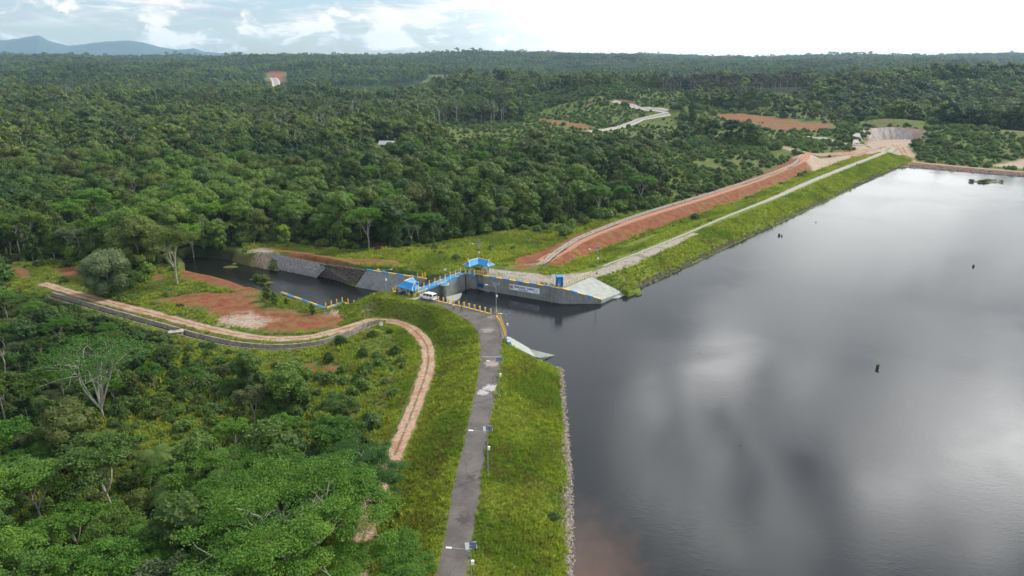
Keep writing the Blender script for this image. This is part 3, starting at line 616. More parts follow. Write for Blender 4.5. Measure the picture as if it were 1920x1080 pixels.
# ============================================================ vegetation meshes
class Leafy:
    """trunk and limbs (material 0) plus leaf cards (material 1), kept apart so that they become two parts"""
    def __init__(s): s.lv = []; s.lt = []; s.w = MB(); s.bv = []; s.bf = []; s.bt = []; s.nb = 0
    def cards(s, c, r, n, size, up=.25, flat=.5, tint=.5, shell=(.72, 1.08)):
        c = np.array(c); r = np.array(r if hasattr(r, '__len__') else (r, r, r*.8))
        d = rng.normal(size=(n, 3)); d[:, 2] += up; d /= np.linalg.norm(d, axis=1)[:, None]
        k = rng.uniform(*shell, (n, 1)); p = c+d*r*k
        nn = d*(1-flat)+rng.normal(size=(n, 3))*.55+np.array([0, 0, flat*1.4]); nn /= np.linalg.norm(nn, axis=1)[:, None]
        a = np.cross(nn, rng.normal(size=(n, 3))); a /= np.linalg.norm(a, axis=1)[:, None]; b = np.cross(nn, a)
        sz = size*rng.uniform(.55, 1.3, (n, 1)); a *= sz*.5; b *= sz*.34
        q = np.stack([p-a, p-b*.9-a*.1, p+a, p+b*.9+a*.1], 1); s.lv.append(q.reshape(-1, 3))
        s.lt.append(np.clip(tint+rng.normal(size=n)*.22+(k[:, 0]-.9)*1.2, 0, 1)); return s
    def blob(s, c, r, tint=.2, nu=8, nv=5, lump=.25):
        r = np.array(r if hasattr(r, '__len__') else (r, r, r*.8)); vs = []
        for j in range(nv+1):
            for i in range(nu):
                a, b = 2*math.pi*i/nu, math.pi*j/nv; k = 1+random.uniform(-lump, lump)*.6
                vs.append((c[0]+r[0]*k*math.sin(b)*math.cos(a), c[1]+r[1]*k*math.sin(b)*math.sin(a), c[2]+r[2]*k*math.cos(b)))
        o = s.nb; s.bv += vs; s.nb += len(vs)
        for j in range(nv):
            for i in range(nu): s.bf.append((o+j*nu+i, o+(j+1)*nu+i, o+(j+1)*nu+(i+1) % nu, o+j*nu+(i+1) % nu)); s.bt.append(tint)
        return s
    def crown(s, name, m):
        n = sum(len(x) for x in s.lv); L = np.concatenate(s.lv) if s.lv else np.zeros((0, 3)); F1 = np.arange(n).reshape(-1, 4)
        t = np.concatenate(s.lt) if s.lt else np.zeros(0)
        if s.bv: L = np.concatenate([L, np.array(s.bv)]); F1 = np.concatenate([F1, np.array(s.bf)+n]); t = np.r_[t, s.bt]
        return np_mesh(name, L, F1, m, attrs={'tint': ('FACE', t)})
    def trunk(s, name, m):
        me = bpy.data.meshes.new(name); me.from_pydata(s.w.v, [], s.w.f); me.materials.append(m)
        me.polygons.foreach_set('use_smooth', [True]*len(s.w.f)); me.update(); return me
def limb(L, p, q, r0, r1, bend=.15, n=4, sides=6):
    p, q = Vector(p), Vector(q); k = (q-p).length*bend; o = Vector((random.uniform(-k, k), random.uniform(-k, k), random.uniform(0, k)))
    pts = [p.lerp(q, i/n)+o*math.sin(math.pi*i/n) for i in range(n+1)]
    L.w.tube(pts, [r0+(r1-r0)*i/n for i in range(n+1)], sides, cap=False); return pts
def g_broad(h, R, lobes, cards, size, lod=0, tint=.5, trunk_r=.28):
    L = Leafy(); base = h*.35; cz = h*.66
    fork = (random.uniform(-.3, .3), random.uniform(-.3, .3), h*.42)
    limb(L, (0, 0, -.6), fork, trunk_r, trunk_r*.7, .05)
    for i in range(lobes):
        a = i*2.399+random.uniform(-.4, .4); f = math.sqrt((i+.6)/lobes); rr = R*.72*f*random.uniform(.85, 1.15)
        top = (1-f*f*.75)*h*.30*random.uniform(.75, 1.2)
        c = (rr*math.cos(a), rr*math.sin(a), cz+top-(h*.10 if i % 4 == 3 else 0)); r = R*random.uniform(.30, .46)
        lt = np.clip(tint+random.uniform(-.28, .28), 0, 1)
        if i < 7 and lod == 0: limb(L, fork, (c[0]*.8, c[1]*.8, c[2]-r*.3), trunk_r*.45, .05, .15, 3, 5)
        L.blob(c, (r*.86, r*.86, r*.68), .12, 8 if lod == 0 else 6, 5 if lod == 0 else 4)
        L.cards(c, (r, r, r*.8), cards, size, .35, .45, lt)
    if lod == 0:
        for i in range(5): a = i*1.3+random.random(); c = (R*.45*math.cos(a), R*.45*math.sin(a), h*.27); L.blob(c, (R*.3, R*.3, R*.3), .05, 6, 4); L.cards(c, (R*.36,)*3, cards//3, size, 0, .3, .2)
    # lower skirt
    for i in range(max(3, lobes//3)):
        a = i*2.1+random.random(); c = (R*.6*math.cos(a), R*.6*math.sin(a), h*.42); r = R*.36
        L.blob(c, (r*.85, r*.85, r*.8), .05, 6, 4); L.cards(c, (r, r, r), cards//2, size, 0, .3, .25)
    return L
def g_slim(h, R, cards, size, tint=.5, start=.22, pale=True):
    """tall narrow crown on a visible trunk, like the acacias along the forest edge"""
    L = Leafy(); top = (random.uniform(-.5, .5), random.uniform(-.5, .5), h*.96); limb(L, (0, 0, -.5), top, .17, .04, .03, 6)
    n = 11
    for i in range(n):
        t = start+(1-start)*i/(n-1); k = math.sin(math.pi*min(1, (t-start)/(1-start)*.85+.15))**.8; a = i*2.4
        rr = R*k*.55; c = (rr*math.cos(a), rr*math.sin(a), h*t); r = R*(.25+.3*k)*random.uniform(.8, 1.2)
        limb(L, (0, 0, h*t-r), c, .06, .025, .1, 2, 4)
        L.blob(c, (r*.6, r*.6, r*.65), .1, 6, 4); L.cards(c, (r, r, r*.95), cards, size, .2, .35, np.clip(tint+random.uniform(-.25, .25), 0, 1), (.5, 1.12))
    return L
def g_sparse(h, R, cards, size, n=26, tint=.5, forks=3, flat=.28, trunk_r=.22, low=.3, lr=(.14, .26)):
    """open crown: pale forking limbs with thin leaf layers"""
    L = Leafy(); base = (0, 0, -.5); tops = []
    f0 = Vector((random.uniform(-.3, .3), random.uniform(-.3, .3), h*low)); limb(L, base, f0, trunk_r, trunk_r*.8, .05)
    for i in range(forks):
        a = 2*math.pi*i/forks+random.uniform(-.4, .4); q = Vector((math.cos(a)*R*.3, math.sin(a)*R*.3, h*random.uniform(.58, .74))); limb(L, f0, q, trunk_r*.65, trunk_r*.4, .15)
        m = n//forks
        for j in range(m):
            b = a+random.uniform(-1.2, 1.2); rr = R*random.uniform(.35, 1.0); e = Vector((math.cos(b)*rr, math.sin(b)*rr, h*(1.0-.22*(rr/R)**2)*random.uniform(.86, 1.02)))
            pts = limb(L, q, e, trunk_r*.3, .02, .16, 4, 5); tops.append(e)
            for k in range(2):
                g_ = pts[2+k]; e2 = g_+Vector((random.uniform(-1, 1), random.uniform(-1, 1), random.uniform(.2, .8)))*R*.22; limb(L, g_, e2, trunk_r*.13, .015, .1, 2, 4); tops.append(e2)
    for e in tops:
        r = R*random.uniform(*lr)
        if cards: L.cards((e.x, e.y, e.z), (r, r, r*flat+.15), cards, size, .1, .65, np.clip(tint+random.uniform(-.3, .3), 0, 1), (.1, 1.1))
    return L
def g_bush(h, R, cards, size, n=7, tint=.5):
    L = Leafy(); limb(L, (0, 0, -.3), (0, 0, h*.5), .06, .03)
    for i in range(n):
        a = i*2.4; f = math.sqrt((i+.3)/n); c = (R*.6*f*math.cos(a), R*.6*f*math.sin(a), h*(.62-.28*f)*random.uniform(.8, 1.2)); r = R*random.uniform(.32, .5)
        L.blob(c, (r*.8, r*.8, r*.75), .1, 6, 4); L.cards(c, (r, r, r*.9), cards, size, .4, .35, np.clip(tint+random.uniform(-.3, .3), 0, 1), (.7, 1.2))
    return L
def g_palm(h, R):
    L = Leafy(); limb(L, (0, 0, -.4), (0, 0, h), .16, .11, .02)
    for i in range(14):
        a = 2*math.pi*i/14+random.uniform(-.15, .15); up = random.uniform(.1, .75); pts = []
        for k in range(7):
            t = k/6; pts.append(np.array([math.cos(a)*R*t, math.sin(a)*R*t, h+R*(up*t-.75*t*t)]))
        side = np.array([-math.sin(a), math.cos(a), 0])
        for k in range(6):
            for q in range(3):
                t = (k+q/3)/6; p = pts[k]+(pts[k+1]-pts[k])*(q/3); wl = R*.26*math.sin(math.pi*min(1, .15+t*.85))+.12
                for sg in (-1, 1):
                    e = p+side*sg*wl+(pts[k+1]-pts[k])*.5+np.array([0, 0, -wl*.35]); d = (pts[k+1]-pts[k])*.13
                    L.lv.append(np.array([p-d, e-d*.3, e+d*.3, p+d])); L.lt.append(np.array([.4+.3*random.random()]))
    return L

PROTO = {}
def proto(key, L, lm, bm='bark'):
    PROTO.setdefault(key, []).append((L.crown(key+'_crown', M[lm]), L.trunk(key+'_trunk', M[bm])))
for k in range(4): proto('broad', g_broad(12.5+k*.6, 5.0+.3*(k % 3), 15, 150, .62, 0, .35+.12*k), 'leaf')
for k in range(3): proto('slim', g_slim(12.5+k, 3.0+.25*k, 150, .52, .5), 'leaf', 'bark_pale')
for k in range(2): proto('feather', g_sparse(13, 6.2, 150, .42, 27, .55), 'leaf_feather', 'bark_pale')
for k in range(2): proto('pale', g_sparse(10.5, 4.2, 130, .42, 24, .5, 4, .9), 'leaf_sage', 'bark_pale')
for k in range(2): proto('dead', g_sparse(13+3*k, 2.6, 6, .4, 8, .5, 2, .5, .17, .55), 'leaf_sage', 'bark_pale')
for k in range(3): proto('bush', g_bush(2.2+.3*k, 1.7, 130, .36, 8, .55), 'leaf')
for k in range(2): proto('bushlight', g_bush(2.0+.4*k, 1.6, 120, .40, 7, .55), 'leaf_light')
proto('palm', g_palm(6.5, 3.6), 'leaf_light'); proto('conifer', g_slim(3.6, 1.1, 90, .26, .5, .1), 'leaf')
proto('lime', g_broad(6.2, 2.3, 8, 130, .42, 0, .6, .14), 'leaf_lime', 'bark_pale')
# lighter meshes for the distant canopy
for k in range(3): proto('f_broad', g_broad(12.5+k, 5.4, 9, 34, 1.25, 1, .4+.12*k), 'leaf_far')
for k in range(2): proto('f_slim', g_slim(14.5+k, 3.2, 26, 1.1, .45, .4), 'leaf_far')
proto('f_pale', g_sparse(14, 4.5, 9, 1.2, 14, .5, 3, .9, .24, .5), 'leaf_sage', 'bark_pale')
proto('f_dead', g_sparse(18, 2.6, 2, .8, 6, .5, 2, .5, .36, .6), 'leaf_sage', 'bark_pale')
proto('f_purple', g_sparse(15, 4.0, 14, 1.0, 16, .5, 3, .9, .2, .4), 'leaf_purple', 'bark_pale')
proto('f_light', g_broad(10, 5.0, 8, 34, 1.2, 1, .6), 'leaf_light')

def make_tree(key, x, y, sc, rz, label, cat='tree', name='tree', group=None, var=None, z=None, zsc=None):
    cr, tk = PROTO[key][random.randrange(len(PROTO[key])) if var is None else var]
    t = thing(name, label, cat, (x, y, h1(x, y)-.1 if z is None else z), rz, group); t.scale = (sc, sc, sc*(zsc or 1))
    obj('crown', cr, t); obj('trunk', tk, t); return t

# ------------------------------------------------------------ single plants the photograph shows apart
def px_tree(key, px, py, z0, sc, label, name='tree', cat='tree', zsc=None, var=None, group=None):
    x, y = at(px, py, z0); return make_tree(key, x, y, sc, random.uniform(0, 6.28), label, cat, name, group, var, None, zsc)
def spikes(L, R, h, n):
    for i in range(n):
        a = random.uniform(0, 6.28); f = random.uniform(0, .75)*R; p = Vector((math.cos(a)*f*.6, math.sin(a)*f*.6, h*.72)); q = Vector((math.cos(a)*f+random.uniform(-1.5, 1.5), math.sin(a)*f+random.uniform(-1.5, 1.5), h*random.uniform(1.0, 1.1)))
        pt = limb(L, p, q, .11, .03, .15, 4, 5)
        for k in range(3): e = pt[2+k % 2]; limb(L, e, e+Vector((random.uniform(-1.6, 1.6), random.uniform(-1.6, 1.6), random.uniform(.3, 1.1))), .045, .015, .1, 2, 4)
big = g_sparse(12.5, 12.0, 640, .245, 62, .5, 6, .13, .42, .32, (.08, .19)); spikes(big, 11, 12.3, 8); PROTO['big'] = [(big.crown('big_crown', M['leaf_feather']), big.trunk('big_trunk', M['bark_pale']))]
big2 = g_sparse(11.5, 10.0, 600, .245, 50, .5, 5, .14, .36, .3, (.08, .19)); PROTO['big'].append((big2.crown('big_crown', M['leaf_feather']), big2.trunk('big_trunk', M['bark_pale'])))
bare = g_sparse(12.0, 8.0, 46, .28, 60, .5, 8, .16, .2, .14); PROTO['bare'] = [(bare.crown('bare_crown', M['leaf_feather']), bare.trunk('bare_trunk', M['bark_pale']))]
make_tree('big', -24.5, 65, 1.0, .4, 'largest spreading feathery tree with bare pale limbs, in the foreground beside the dirt track', name='umbrella_tree', var=0)
make_tree('big', -33.5, 77, .85, 2.4, 'wide feathery green tree just behind the largest spreading foreground tree', name='umbrella_tree', var=1)
make_tree('big', -14.8, 60, .70, 1.1, 'feathery tree overhanging the dirt track at the foot of the dam road', name='umbrella_tree', var=1)
make_tree('big', -21, 80, .62, 4.1, 'feathery tree hiding the dirt track where it bends behind the foreground crowns', name='umbrella_tree', var=0)
make_tree('big', -43, 66, .62, 5.1, 'feathery tree with a thin bare top standing left of the largest foreground tree', name='umbrella_tree', var=1)
px_tree('bare', 195, 785, -1, 1.15, 'nearly bare pale umbrella tree with thin feathery leaves, alone left of the meadow', 'umbrella_tree', var=0)
wl = g_sparse(16, 6.8, 150, .34, 40, .55, 5, .75, .30, .30, (.12, .22)); PROTO['wide'] = [(wl.crown('wide_crown', M['leaf']), wl.trunk('wide_trunk', M['bark_pale']))]
sg = g_broad(11, 6.2, 20, 560, .46, 0, .5, .24); PROTO['sage'] = [(sg.crown('sage_crown', M['leaf_sage']), sg.trunk('sage_trunk', M['bark_pale']))]
px_tree('wide', 333, 532, .3, 1.0, 'tall open crowned tree with pale forked trunk on the red clearing', 'tree', var=0)
px_tree('sage', 206, 553, .3, 1.0, 'sage green spreading tree between the dirt track and the stream', 'tree', var=0)
px_tree('lime', 533, 455, 1, 1.05, 'small lime green tree with pale trunk on the bank above the gabions', 'tree')
px_tree('slim', 519, 455, 1, .55, 'small dark green tree beside the lime green one above the gabions', 'tree')
px_tree('slim', 745, 470, 2, .62, 'young light green tree on the grass edge behind the concrete wing wall', 'tree', var=1)
px_tree('pale', 772, 455, 1, .75, 'thin grey trunked tree at the forest edge behind the wing wall', 'tree', var=1)
for px, py, z, sc, k, lab in [(501, 563, .3, 1.15, 'conifer', 'taller bushy conical shrub on the bank of the tail pool'), (515, 572, .3, .95, 'conifer', 'second conical shrub just right of the taller one by the tail pool'),
        (537, 571, .3, .5, 'conifer', 'smallest conical shrub by the tail pool'), (586, 589, .3, .75, 'conifer', 'dark conical shrub nearest the yellow railing of the tail pool'),
        (620, 722, -1, 1.25, 'bushlight', 'bright bush in the scrub left of the dirt track bend'), (682, 738, -1, 1.15, 'bush', 'round dark bush beside the dirt track'), (688, 700, -1, 1.0, 'bushlight', 'yellow green bush on the slope above the round dark bush'),
        (695, 806, -1, 1.2, 'bushlight', 'light bush between the small red soil patch and the dirt track'), (220, 850, -1, 1.5, 'bushlight', 'light green bush in the middle of the lower left meadow'), (345, 808, -1, 1.1, 'bushlight', 'light bush at the far side of the lower left meadow'),
        (700, 632, .2, .9, 'bushlight', 'low bright bush by the end of the concrete canal'), (640, 655, -1, 1.1, 'bush', 'low dark bush below the canal bend'), (1345, 345, 1, 2.3, 'conifer', 'dark cone shaped tree in the field beyond the red berm'),
        (1303, 335, 1, 1.9, 'conifer', 'smaller cone shaped tree left of the other in the field beyond the berm'), (275, 512, .3, 1.9, 'bush', 'broad dark bush behind the others between the sage green tree and the tall open tree'), (240, 540, .3, 1.3, 'bush', 'dark bush under the sage green tree'), (262, 528, .3, 1.5, 'bush', 'larger dark bush right of the sage green tree'),
        (560, 775, -1, 1.2, 'bush', 'bush in the scrub behind the leafy tree group'), (440, 492, -2, 1.0, 'bushlight', 'bright tuft of scrub on the bank of the stream bend'), (497, 528, -2.4, 1.1, 'bushlight', 'low green tuft standing in the stream before the tail pool'), (482, 524, -2.4, .9, 'bushlight', 'smaller green tuft left of the other in the stream'), (510, 503, -2, .8, 'bushlight', 'small bush on the tan bank under the gabions'), (560, 519, -2.2, .6, 'bushlight', 'tiny bush at the water edge right under the gabions')]:
    px_tree(k, px, py, z, sc, lab, 'conifer' if k == 'conifer' else 'bush', 'shrub')
px_tree('broad', 545, 800, -1, .72, 'leafy mid green tree right of the scrub clearing, front of its group', var=3)
px_tree('pale', 480, 800, -1, .72, 'pale green leafy tree left of the mid green one by the scrub clearing', var=0)
px_tree('broad', 470, 735, -1, .55, 'round leafy tree at the left edge of the scrub clearing', var=2)
px_tree('palm', 335, 985, -1, .9, 'palm with drooping fronds half hidden left of the largest foreground tree', 'palm_tree', 'palm')
px_tree('palm', 300, 905, -1, .8, 'palm with drooping fronds below the lower left meadow', 'palm_tree', 'palm')
px_tree('palm', 95, 460, 0, 1.5, 'palm rising from the forest edge near the left side of the clearing', 'palm_tree', 'palm')
for i, (px, py, sc, lab) in enumerate([(38, 478, .95, 'leftmost bare pale trunk at the edge of the left forest'), (50, 478, 1.0, 'tallest bare pale trunk in the row at the left forest edge'), (153, 483, .75, 'thin leaning pale trunk by itself at the left forest edge'), (15, 476, .8, 'bare trunk half cut off by the left side of the picture')]):
    px_tree('dead', px, py, 0, sc, lab, 'dead_tree', 'dead tree', var=i % 2)

# ------------------------------------------------------------ the forest: scattered points, nearest ones become trees of their own
def scatter(x0, x1, y0, y1, step, seed):
    r = np.random.default_rng(seed); X, Y = np.meshgrid(np.arange(x0, x1, step), np.arange(y0, y1, step))
    X = X.ravel()+r.uniform(-.48, .48, X.size)*step; Y = Y.ravel()+r.uniform(-.48, .48, X.size)*step; return X, Y
def keep(X, Y, extra, ymin, ymax, ang=.92):
    r = np.hypot(X, Y); m = (np.abs(X) < Y*ang+35) & (r >= ymin) & (r < ymax); X, Y = X[m], Y[m]
    q = open_ground(X, Y); m = q < extra; return X[m], Y[m]
WOOD = ats([(590, 715), (470, 700), (430, 745), (410, 790), (470, 830), (560, 820), (600, 770)], -1)
MEAD = ats([(60, 840), (120, 770), (330, 745), (430, 740), (440, 800), (420, 860), (300, 885), (180, 900)], -1)
px1 = [scatter(-420, 420, 40, 470, 6.0, 1)]
X, Y = keep(*px1[0], -2.2, 0, 430)
# the mound and the field right of the forest are open scrub
OPENISH = [(at(1060, 212), 95, .96), (at(1400, 300, 2), 60, .9), (at(1590, 256, 4), 32, 1.0), (at(1180, 262, 2), 60, .75), (at(1850, 300, 4), 55, .85), (at(930, 255), 55, .8), (at(1270, 224), 60, .7), (at(760, 286), 18, 1.0), (at(735, 285), 26, .9)]
def thin(X, Y, seed):
    r = np.random.default_rng(seed).random(len(X)); k = np.ones(len(X), bool)
    for (cx_, cy_), rad, pr in OPENISH: k &= ~((np.hypot((X-cx_), (Y-cy_)) < rad) & (r < pr))
    for (px_, w_) in (((-26, 68), 9.5),): k &= np.hypot(X-px_[0], Y-px_[1]) > w_
    k &= ~((X > -12) & (Y < 150) & (Y > 0) & (X < 20))
    return k
k = thin(X, Y, 5) & (sdpoly(X, Y, MEAD) < 0) & (sdpoly(X, Y, TRACK_BUF := ats([(760, 800), (700, 820), (640, 990), (640, 1200), (760, 1200), (800, 900)], -1)) < 0)
X, Y = X[k], Y[k]; k = np.random.default_rng(77).random(len(X)) > glade(X, Y)*.93; X, Y = X[k], Y[k]
def kinds(X, Y, seed, near=True):
    r = np.random.default_rng(seed); u = r.random(len(X)); n = fbm(X, Y, 60, 3)+.5; n2 = fbm(X+500, Y, 45, 3)+.5
    K = np.empty(len(X), object); K[:] = 'broad'
    K[(n > .55) & (u < .5)] = 'slim'; K[(n2 < .42) & (u > .55)] = 'feather'; K[(Y < 172) & (X < -15) & (u < .34)] = 'feather'; K[(u > .93)] = 'pale'; K[(u > .86) & (u < .875)] = 'palm'; K[(u > .895) & (u < .93)] = 'dead'
    return K
dcl = dline(X, Y, CANL)[0]; k = ~((dcl < 9) & (Y < 190)); X, Y = X[k], Y[k]; dcl = dcl[k]
K = kinds(X, Y, 9); r_ = np.random.default_rng(12)
SC = r_.uniform(.55, 1.15, len(X)); low = (Y < 175) & (X < -20); SC[low] *= np.clip(.55+.3*r_.random(low.sum()), 0, 1); RZ = r_.uniform(0, 6.28, len(X))
SC[(X > 0) & (Y < 330) & (Y > 190)] *= .92
SC *= 1+.25*fbm(X, Y, 25, 2); Z = H(X, Y)-.15; SC = np.where((dcl < 45) & (Y < 182) & (X < -40), SC*np.interp(dcl, [9, 45], [.55, 1]), SC)
D = np.hypot(X, Y); inview = (np.abs(X) < Y*.80+3) & (Y > 40)
order = np.argsort(np.where(inview, D, 1e9)); NEAR = order[:290]
LAB = {'broad': ('tree', 'tree', 'dense dark green broadleaf tree in the near forest', 'broadleaf trees of the near forest'),
       'slim': ('slim_tree', 'tree', 'slim upright tree on a pale trunk in the near forest', 'slim upright trees of the near forest'),
       'feather': ('feathery_tree', 'tree', 'open feathery tree showing pale limbs in the near forest', 'feathery trees of the near forest'),
       'pale': ('sage_tree', 'tree', 'sage green tree with thin grey limbs in the near forest', 'sage green trees of the near forest'),
       'dead': ('dead_tree', 'dead tree', 'bare pale trunk standing among the near forest trees', 'bare trunks of the near forest'),
       'palm': ('palm_tree', 'palm', 'palm with drooping fronds among the near forest trees', 'palms of the near forest')}
for i in NEAR:
    nm, cat, lab, grp = LAB[K[i]]; side = ' below the canal' if (Y[i] < 172) else ' beyond the stream'
    make_tree(K[i], X[i], Y[i], SC[i], RZ[i], lab+side, cat, nm, grp+side, z=Z[i])
rest = np.ones(len(X), bool); rest[NEAR] = False
fX, fY, fZ, fS, fR, fK = [X[rest]], [Y[rest]], [Z[rest]], [SC[rest]], [RZ[rest]], [K[rest]]
for ymin, ymax, step, s0, s1, seed in ((430, 900, 7.0, .55, 1.3, 21), (900, 1700, 9.5, .6, 1.45, 22), (1700, 2900, 13, 1.0, 1.5, 23), (2900, 5200, 19, 1.2, 1.7, 24)):
    a, b = scatter(-ymax, ymax, ymin*.6, ymax, step, seed); a, b = keep(a, b, -2.5, ymin, ymax, .84); kk = thin(a, b, seed) & (np.random.default_rng(seed+9).random(len(a)) > glade(a, b)*.93); a, b = a[kk], b[kk]
    r_ = np.random.default_rng(seed+50); u = r_.random(len(a)); n = fbm(a, b, 130, 3)+.5
    k_ = np.empty(len(a), object); k_[:] = 'f_broad'; k_[(n > .5) & (u < .5)] = 'f_slim'; k_[(u > .93)] = 'f_pale'; k_[(u > .90) & (u < .93)] = 'f_dead'; k_[(u > .955) & (u < .975) & (b > 2300)] = 'f_pale'
    k_[(n < .38) & (u > .5) & (u < .75)] = 'f_light'
    px_, py_ = at(1390, 178, 16); k_[(np.hypot((a-px_)/1.6, b-py_) < 62) & (u < .85)] = 'f_purple'
    # the belt of pale standing trunks, left and centre
    for (cx_, cy_), rx, ry in ((at(885, 227), 170, 48), (at(620, 208), 170, 40), (at(170, 190, 4), 190, 45)):
        k_[(((a-cx_)/rx)**2+((b-cy_)/ry)**2 < 1) & (u > .40) & (u < .68)] = 'f_dead'; k_[(((a-cx_)/rx)**2+((b-cy_)/ry)**2 < 1) & (u > .2) & (u < .34)] = 'f_pale'
    fX.append(a); fY.append(b); fZ.append(H(a, b)-.3); fS.append(r_.uniform(s0, s1, len(a))*(1+.3*fbm(a, b, 60, 2))*np.where(u > .975, 1.4, 1)*np.where((u > .955) & (b > 2300), 1.12, 1)); fR.append(r_.uniform(0, 6.28, len(a))); fK.append(k_)
fX, fY, fZ, fS, fR, fK = [np.concatenate(v) for v in (fX, fY, fZ, fS, fR, fK)]

def instancer(name, X, Y, Z, SCL, ROT, IDX, meshes, label, cat, tilt=0.0):
    """one object: a vertex per plant and geometry nodes that put a source mesh on each"""
    col = bpy.data.collections.new(name+'_sources')
    for i, me in enumerate(meshes):
        o = bpy.data.objects.new('%s_source_%03d' % (name, i), me if not isinstance(me, tuple) else me[0]); col.objects.link(o)
    me = bpy.data.meshes.new(name); me.vertices.add(len(X)); me.vertices.foreach_set('co', np.stack([X, Y, Z], 1).astype(np.float32).ravel())
    for k, t, v in (('scl', 'FLOAT', SCL), ('rotz', 'FLOAT', ROT), ('kindex', 'INT', IDX)):
        a = me.attributes.new(k, t, 'POINT'); a.data.foreach_set('value', np.asarray(v, np.float32 if t == 'FLOAT' else np.int32))
    o = obj(name, me); gt = bpy.data.node_groups.new(name, 'GeometryNodeTree')
    gt.interface.new_socket('Geometry', in_out='INPUT', socket_type='NodeSocketGeometry'); gt.interface.new_socket('Geometry', in_out='OUTPUT', socket_type='NodeSocketGeometry')
    N = NT(gt); gi = N.n('NodeGroupInput'); go = N.n('NodeGroupOutput')
    ci = N.n('GeometryNodeCollectionInfo', {'Collection': col, 'Separate Children': True, 'Reset Children': True})
    def na(k, t):
        nd = N.n('GeometryNodeInputNamedAttribute', data_type=t); nd.inputs['Name'].default_value = k; return nd.outputs['Attribute']
    sc = na('scl', 'FLOAT'); rz = na('rotz', 'FLOAT')
    rot = N.n('ShaderNodeCombineXYZ', {2: rz}).outputs[0]
    ip = N.n('GeometryNodeInstanceOnPoints', {'Points': gi.outputs[0], 'Instance': ci.outputs[0], 'Pick Instance': True, 'Instance Index': na('kindex', 'INT'), 'Rotation': rot, 'Scale': sc})
    N.link(ip.outputs[0], go.inputs[0])
    md = o.modifiers.new('scatter', 'NODES'); md.node_group = gt
    return tag(o, label, cat, kind='stuff')
def joined(pair, name):
    """crown and trunk meshes of a kind as one source mesh"""
    a, b = pair; na_, nb_ = len(a.vertices), len(b.vertices); va = np.empty(na_*3, np.float32); a.vertices.foreach_get('co', va); vb = np.empty(nb_*3, np.float32); b.vertices.foreach_get('co', vb)
    fa = np.empty(len(a.polygons)*4, np.int32); a.loops.foreach_get('vertex_index', fa); fb = np.array([list(p.vertices) for p in b.polygons if len(p.vertices) == 4])
    t = np.empty(len(a.polygons), np.float32); a.attributes['tint'].data.foreach_get('value', t)
    return np_mesh(name, np.concatenate([va.reshape(-1, 3), vb.reshape(-1, 3)]), np.concatenate([fa.reshape(-1, 4), fb+na_]), [a.materials[0], b.materials[0]],
                   np.r_[np.zeros(len(t)), np.ones(len(fb))], {'tint': ('FACE', np.r_[t, np.zeros(len(fb))])})
keys = ['broad', 'slim', 'feather', 'pale', 'dead', 'palm', 'f_broad', 'f_slim', 'f_pale', 'f_dead', 'f_purple', 'f_light']; src = []; off = {}
for k in keys:
    off[k] = (len(src), len(PROTO[k])); src += [joined(p, 'far_tree') for p in PROTO[k]]
IDX = np.array([off[k][0]+(i*7+3) % off[k][1] for i, k in enumerate(fK)])
print('forest points', len(fX))
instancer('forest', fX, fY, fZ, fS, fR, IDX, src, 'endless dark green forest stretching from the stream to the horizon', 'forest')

MOUND = at(1060, 212)
# ------------------------------------------------------------ undergrowth and grass
a, b = scatter(-330, 330, 40, 520, 3.2, 31); a2, b2 = scatter(-120, 10, 40, 175, 2.0, 32); a3, b3 = scatter(-900, 960, 520, 1700, 4.6, 34); k3_ = (polys(LOW, a3, b3) > -2) | (glade(a3, b3) > .5) | (np.hypot(a3-MOUND[0], b3-MOUND[1]) < 130)
a, b = np.concatenate([a, a2, a3[k3_]]), np.concatenate([b, b2, b3[k3_]]); m = (np.abs(a) < b*.85+20); a, b = a[m], b[m]
q = open_ground(a, b); n = fbm(a, b, 14, 3)+.5; r_ = np.random.default_rng(33); u = r_.random(len(a))
lk = sdpoly(a, b, LAKE); dl = dline(a, b, LEFT)[0]; dr = dline(a, b, RIGHT)[0]; db = dline(a, b, BERM)[0]; dt = dline(a, b, TRACK)[0]; dc = dline(a, b, CANL)[0]; dcr = dline(a, b, CANR)[0]
tl = sdpoly(a, b, TAIL); sl_ = polys(SOIL+PALE, a, b)
inwood = (q < 1.5) & (u < .75-.35*glade(a, b))
farb = np.hypot(a, b) > 500
scr = (q >= 1.5) & (u < np.where(n > .52, .35, .05))
leftscrub = (b < 150) & (a < -17) & (q > 0) & (a > -70) & (u < .55) & (n > .42)
rightscrub = (b > 250) & (q > 0) & (u < .8) & (n > .42)
mound = (np.hypot(a-MOUND[0], b-MOUND[1]) < 120) | ((np.hypot(a-QC[0], b-QC[1]-48) < 62) & (b > QC[1]+14))
ok = ((farb & (u < np.where(mound, .97, .15+2.2*np.clip(fbm(a, b, 45, 3)+.12, 0, 1)))) | inwood | scr | leftscrub | rightscrub) & (lk < -2) & (dl > 12) & (dr > 15) & (db > 9) & (dt > 3.2) & (dc > 3) & (dcr > 6) & (tl < -1.5) & (sl_ < -.5) & ~((a > -50) & (a < 10) & (b > 155) & (b < 192))
ok &= ~((a > -62) & (a < -20) & (b > 138) & (b < 178) & (u > .03))
frd = np.full(len(a), 1e9)
for nm_, pts_, wd_, k_ in FARR: frd = np.minimum(frd, dline(a, b, attl(pts_))[0]-wd_)
ok &= frd > 1.5
for p in (TREELESS[9],): ok &= sdpoly(a, b, p) < -1
a, b, u = a[ok], b[ok], u[ok]
bs = [joined(p, 'undergrowth_plant') for p in PROTO['bush']+PROTO['bushlight']]
q = open_ground(a, b); edge = (q > -9) & (q < 1) & (b > 170)
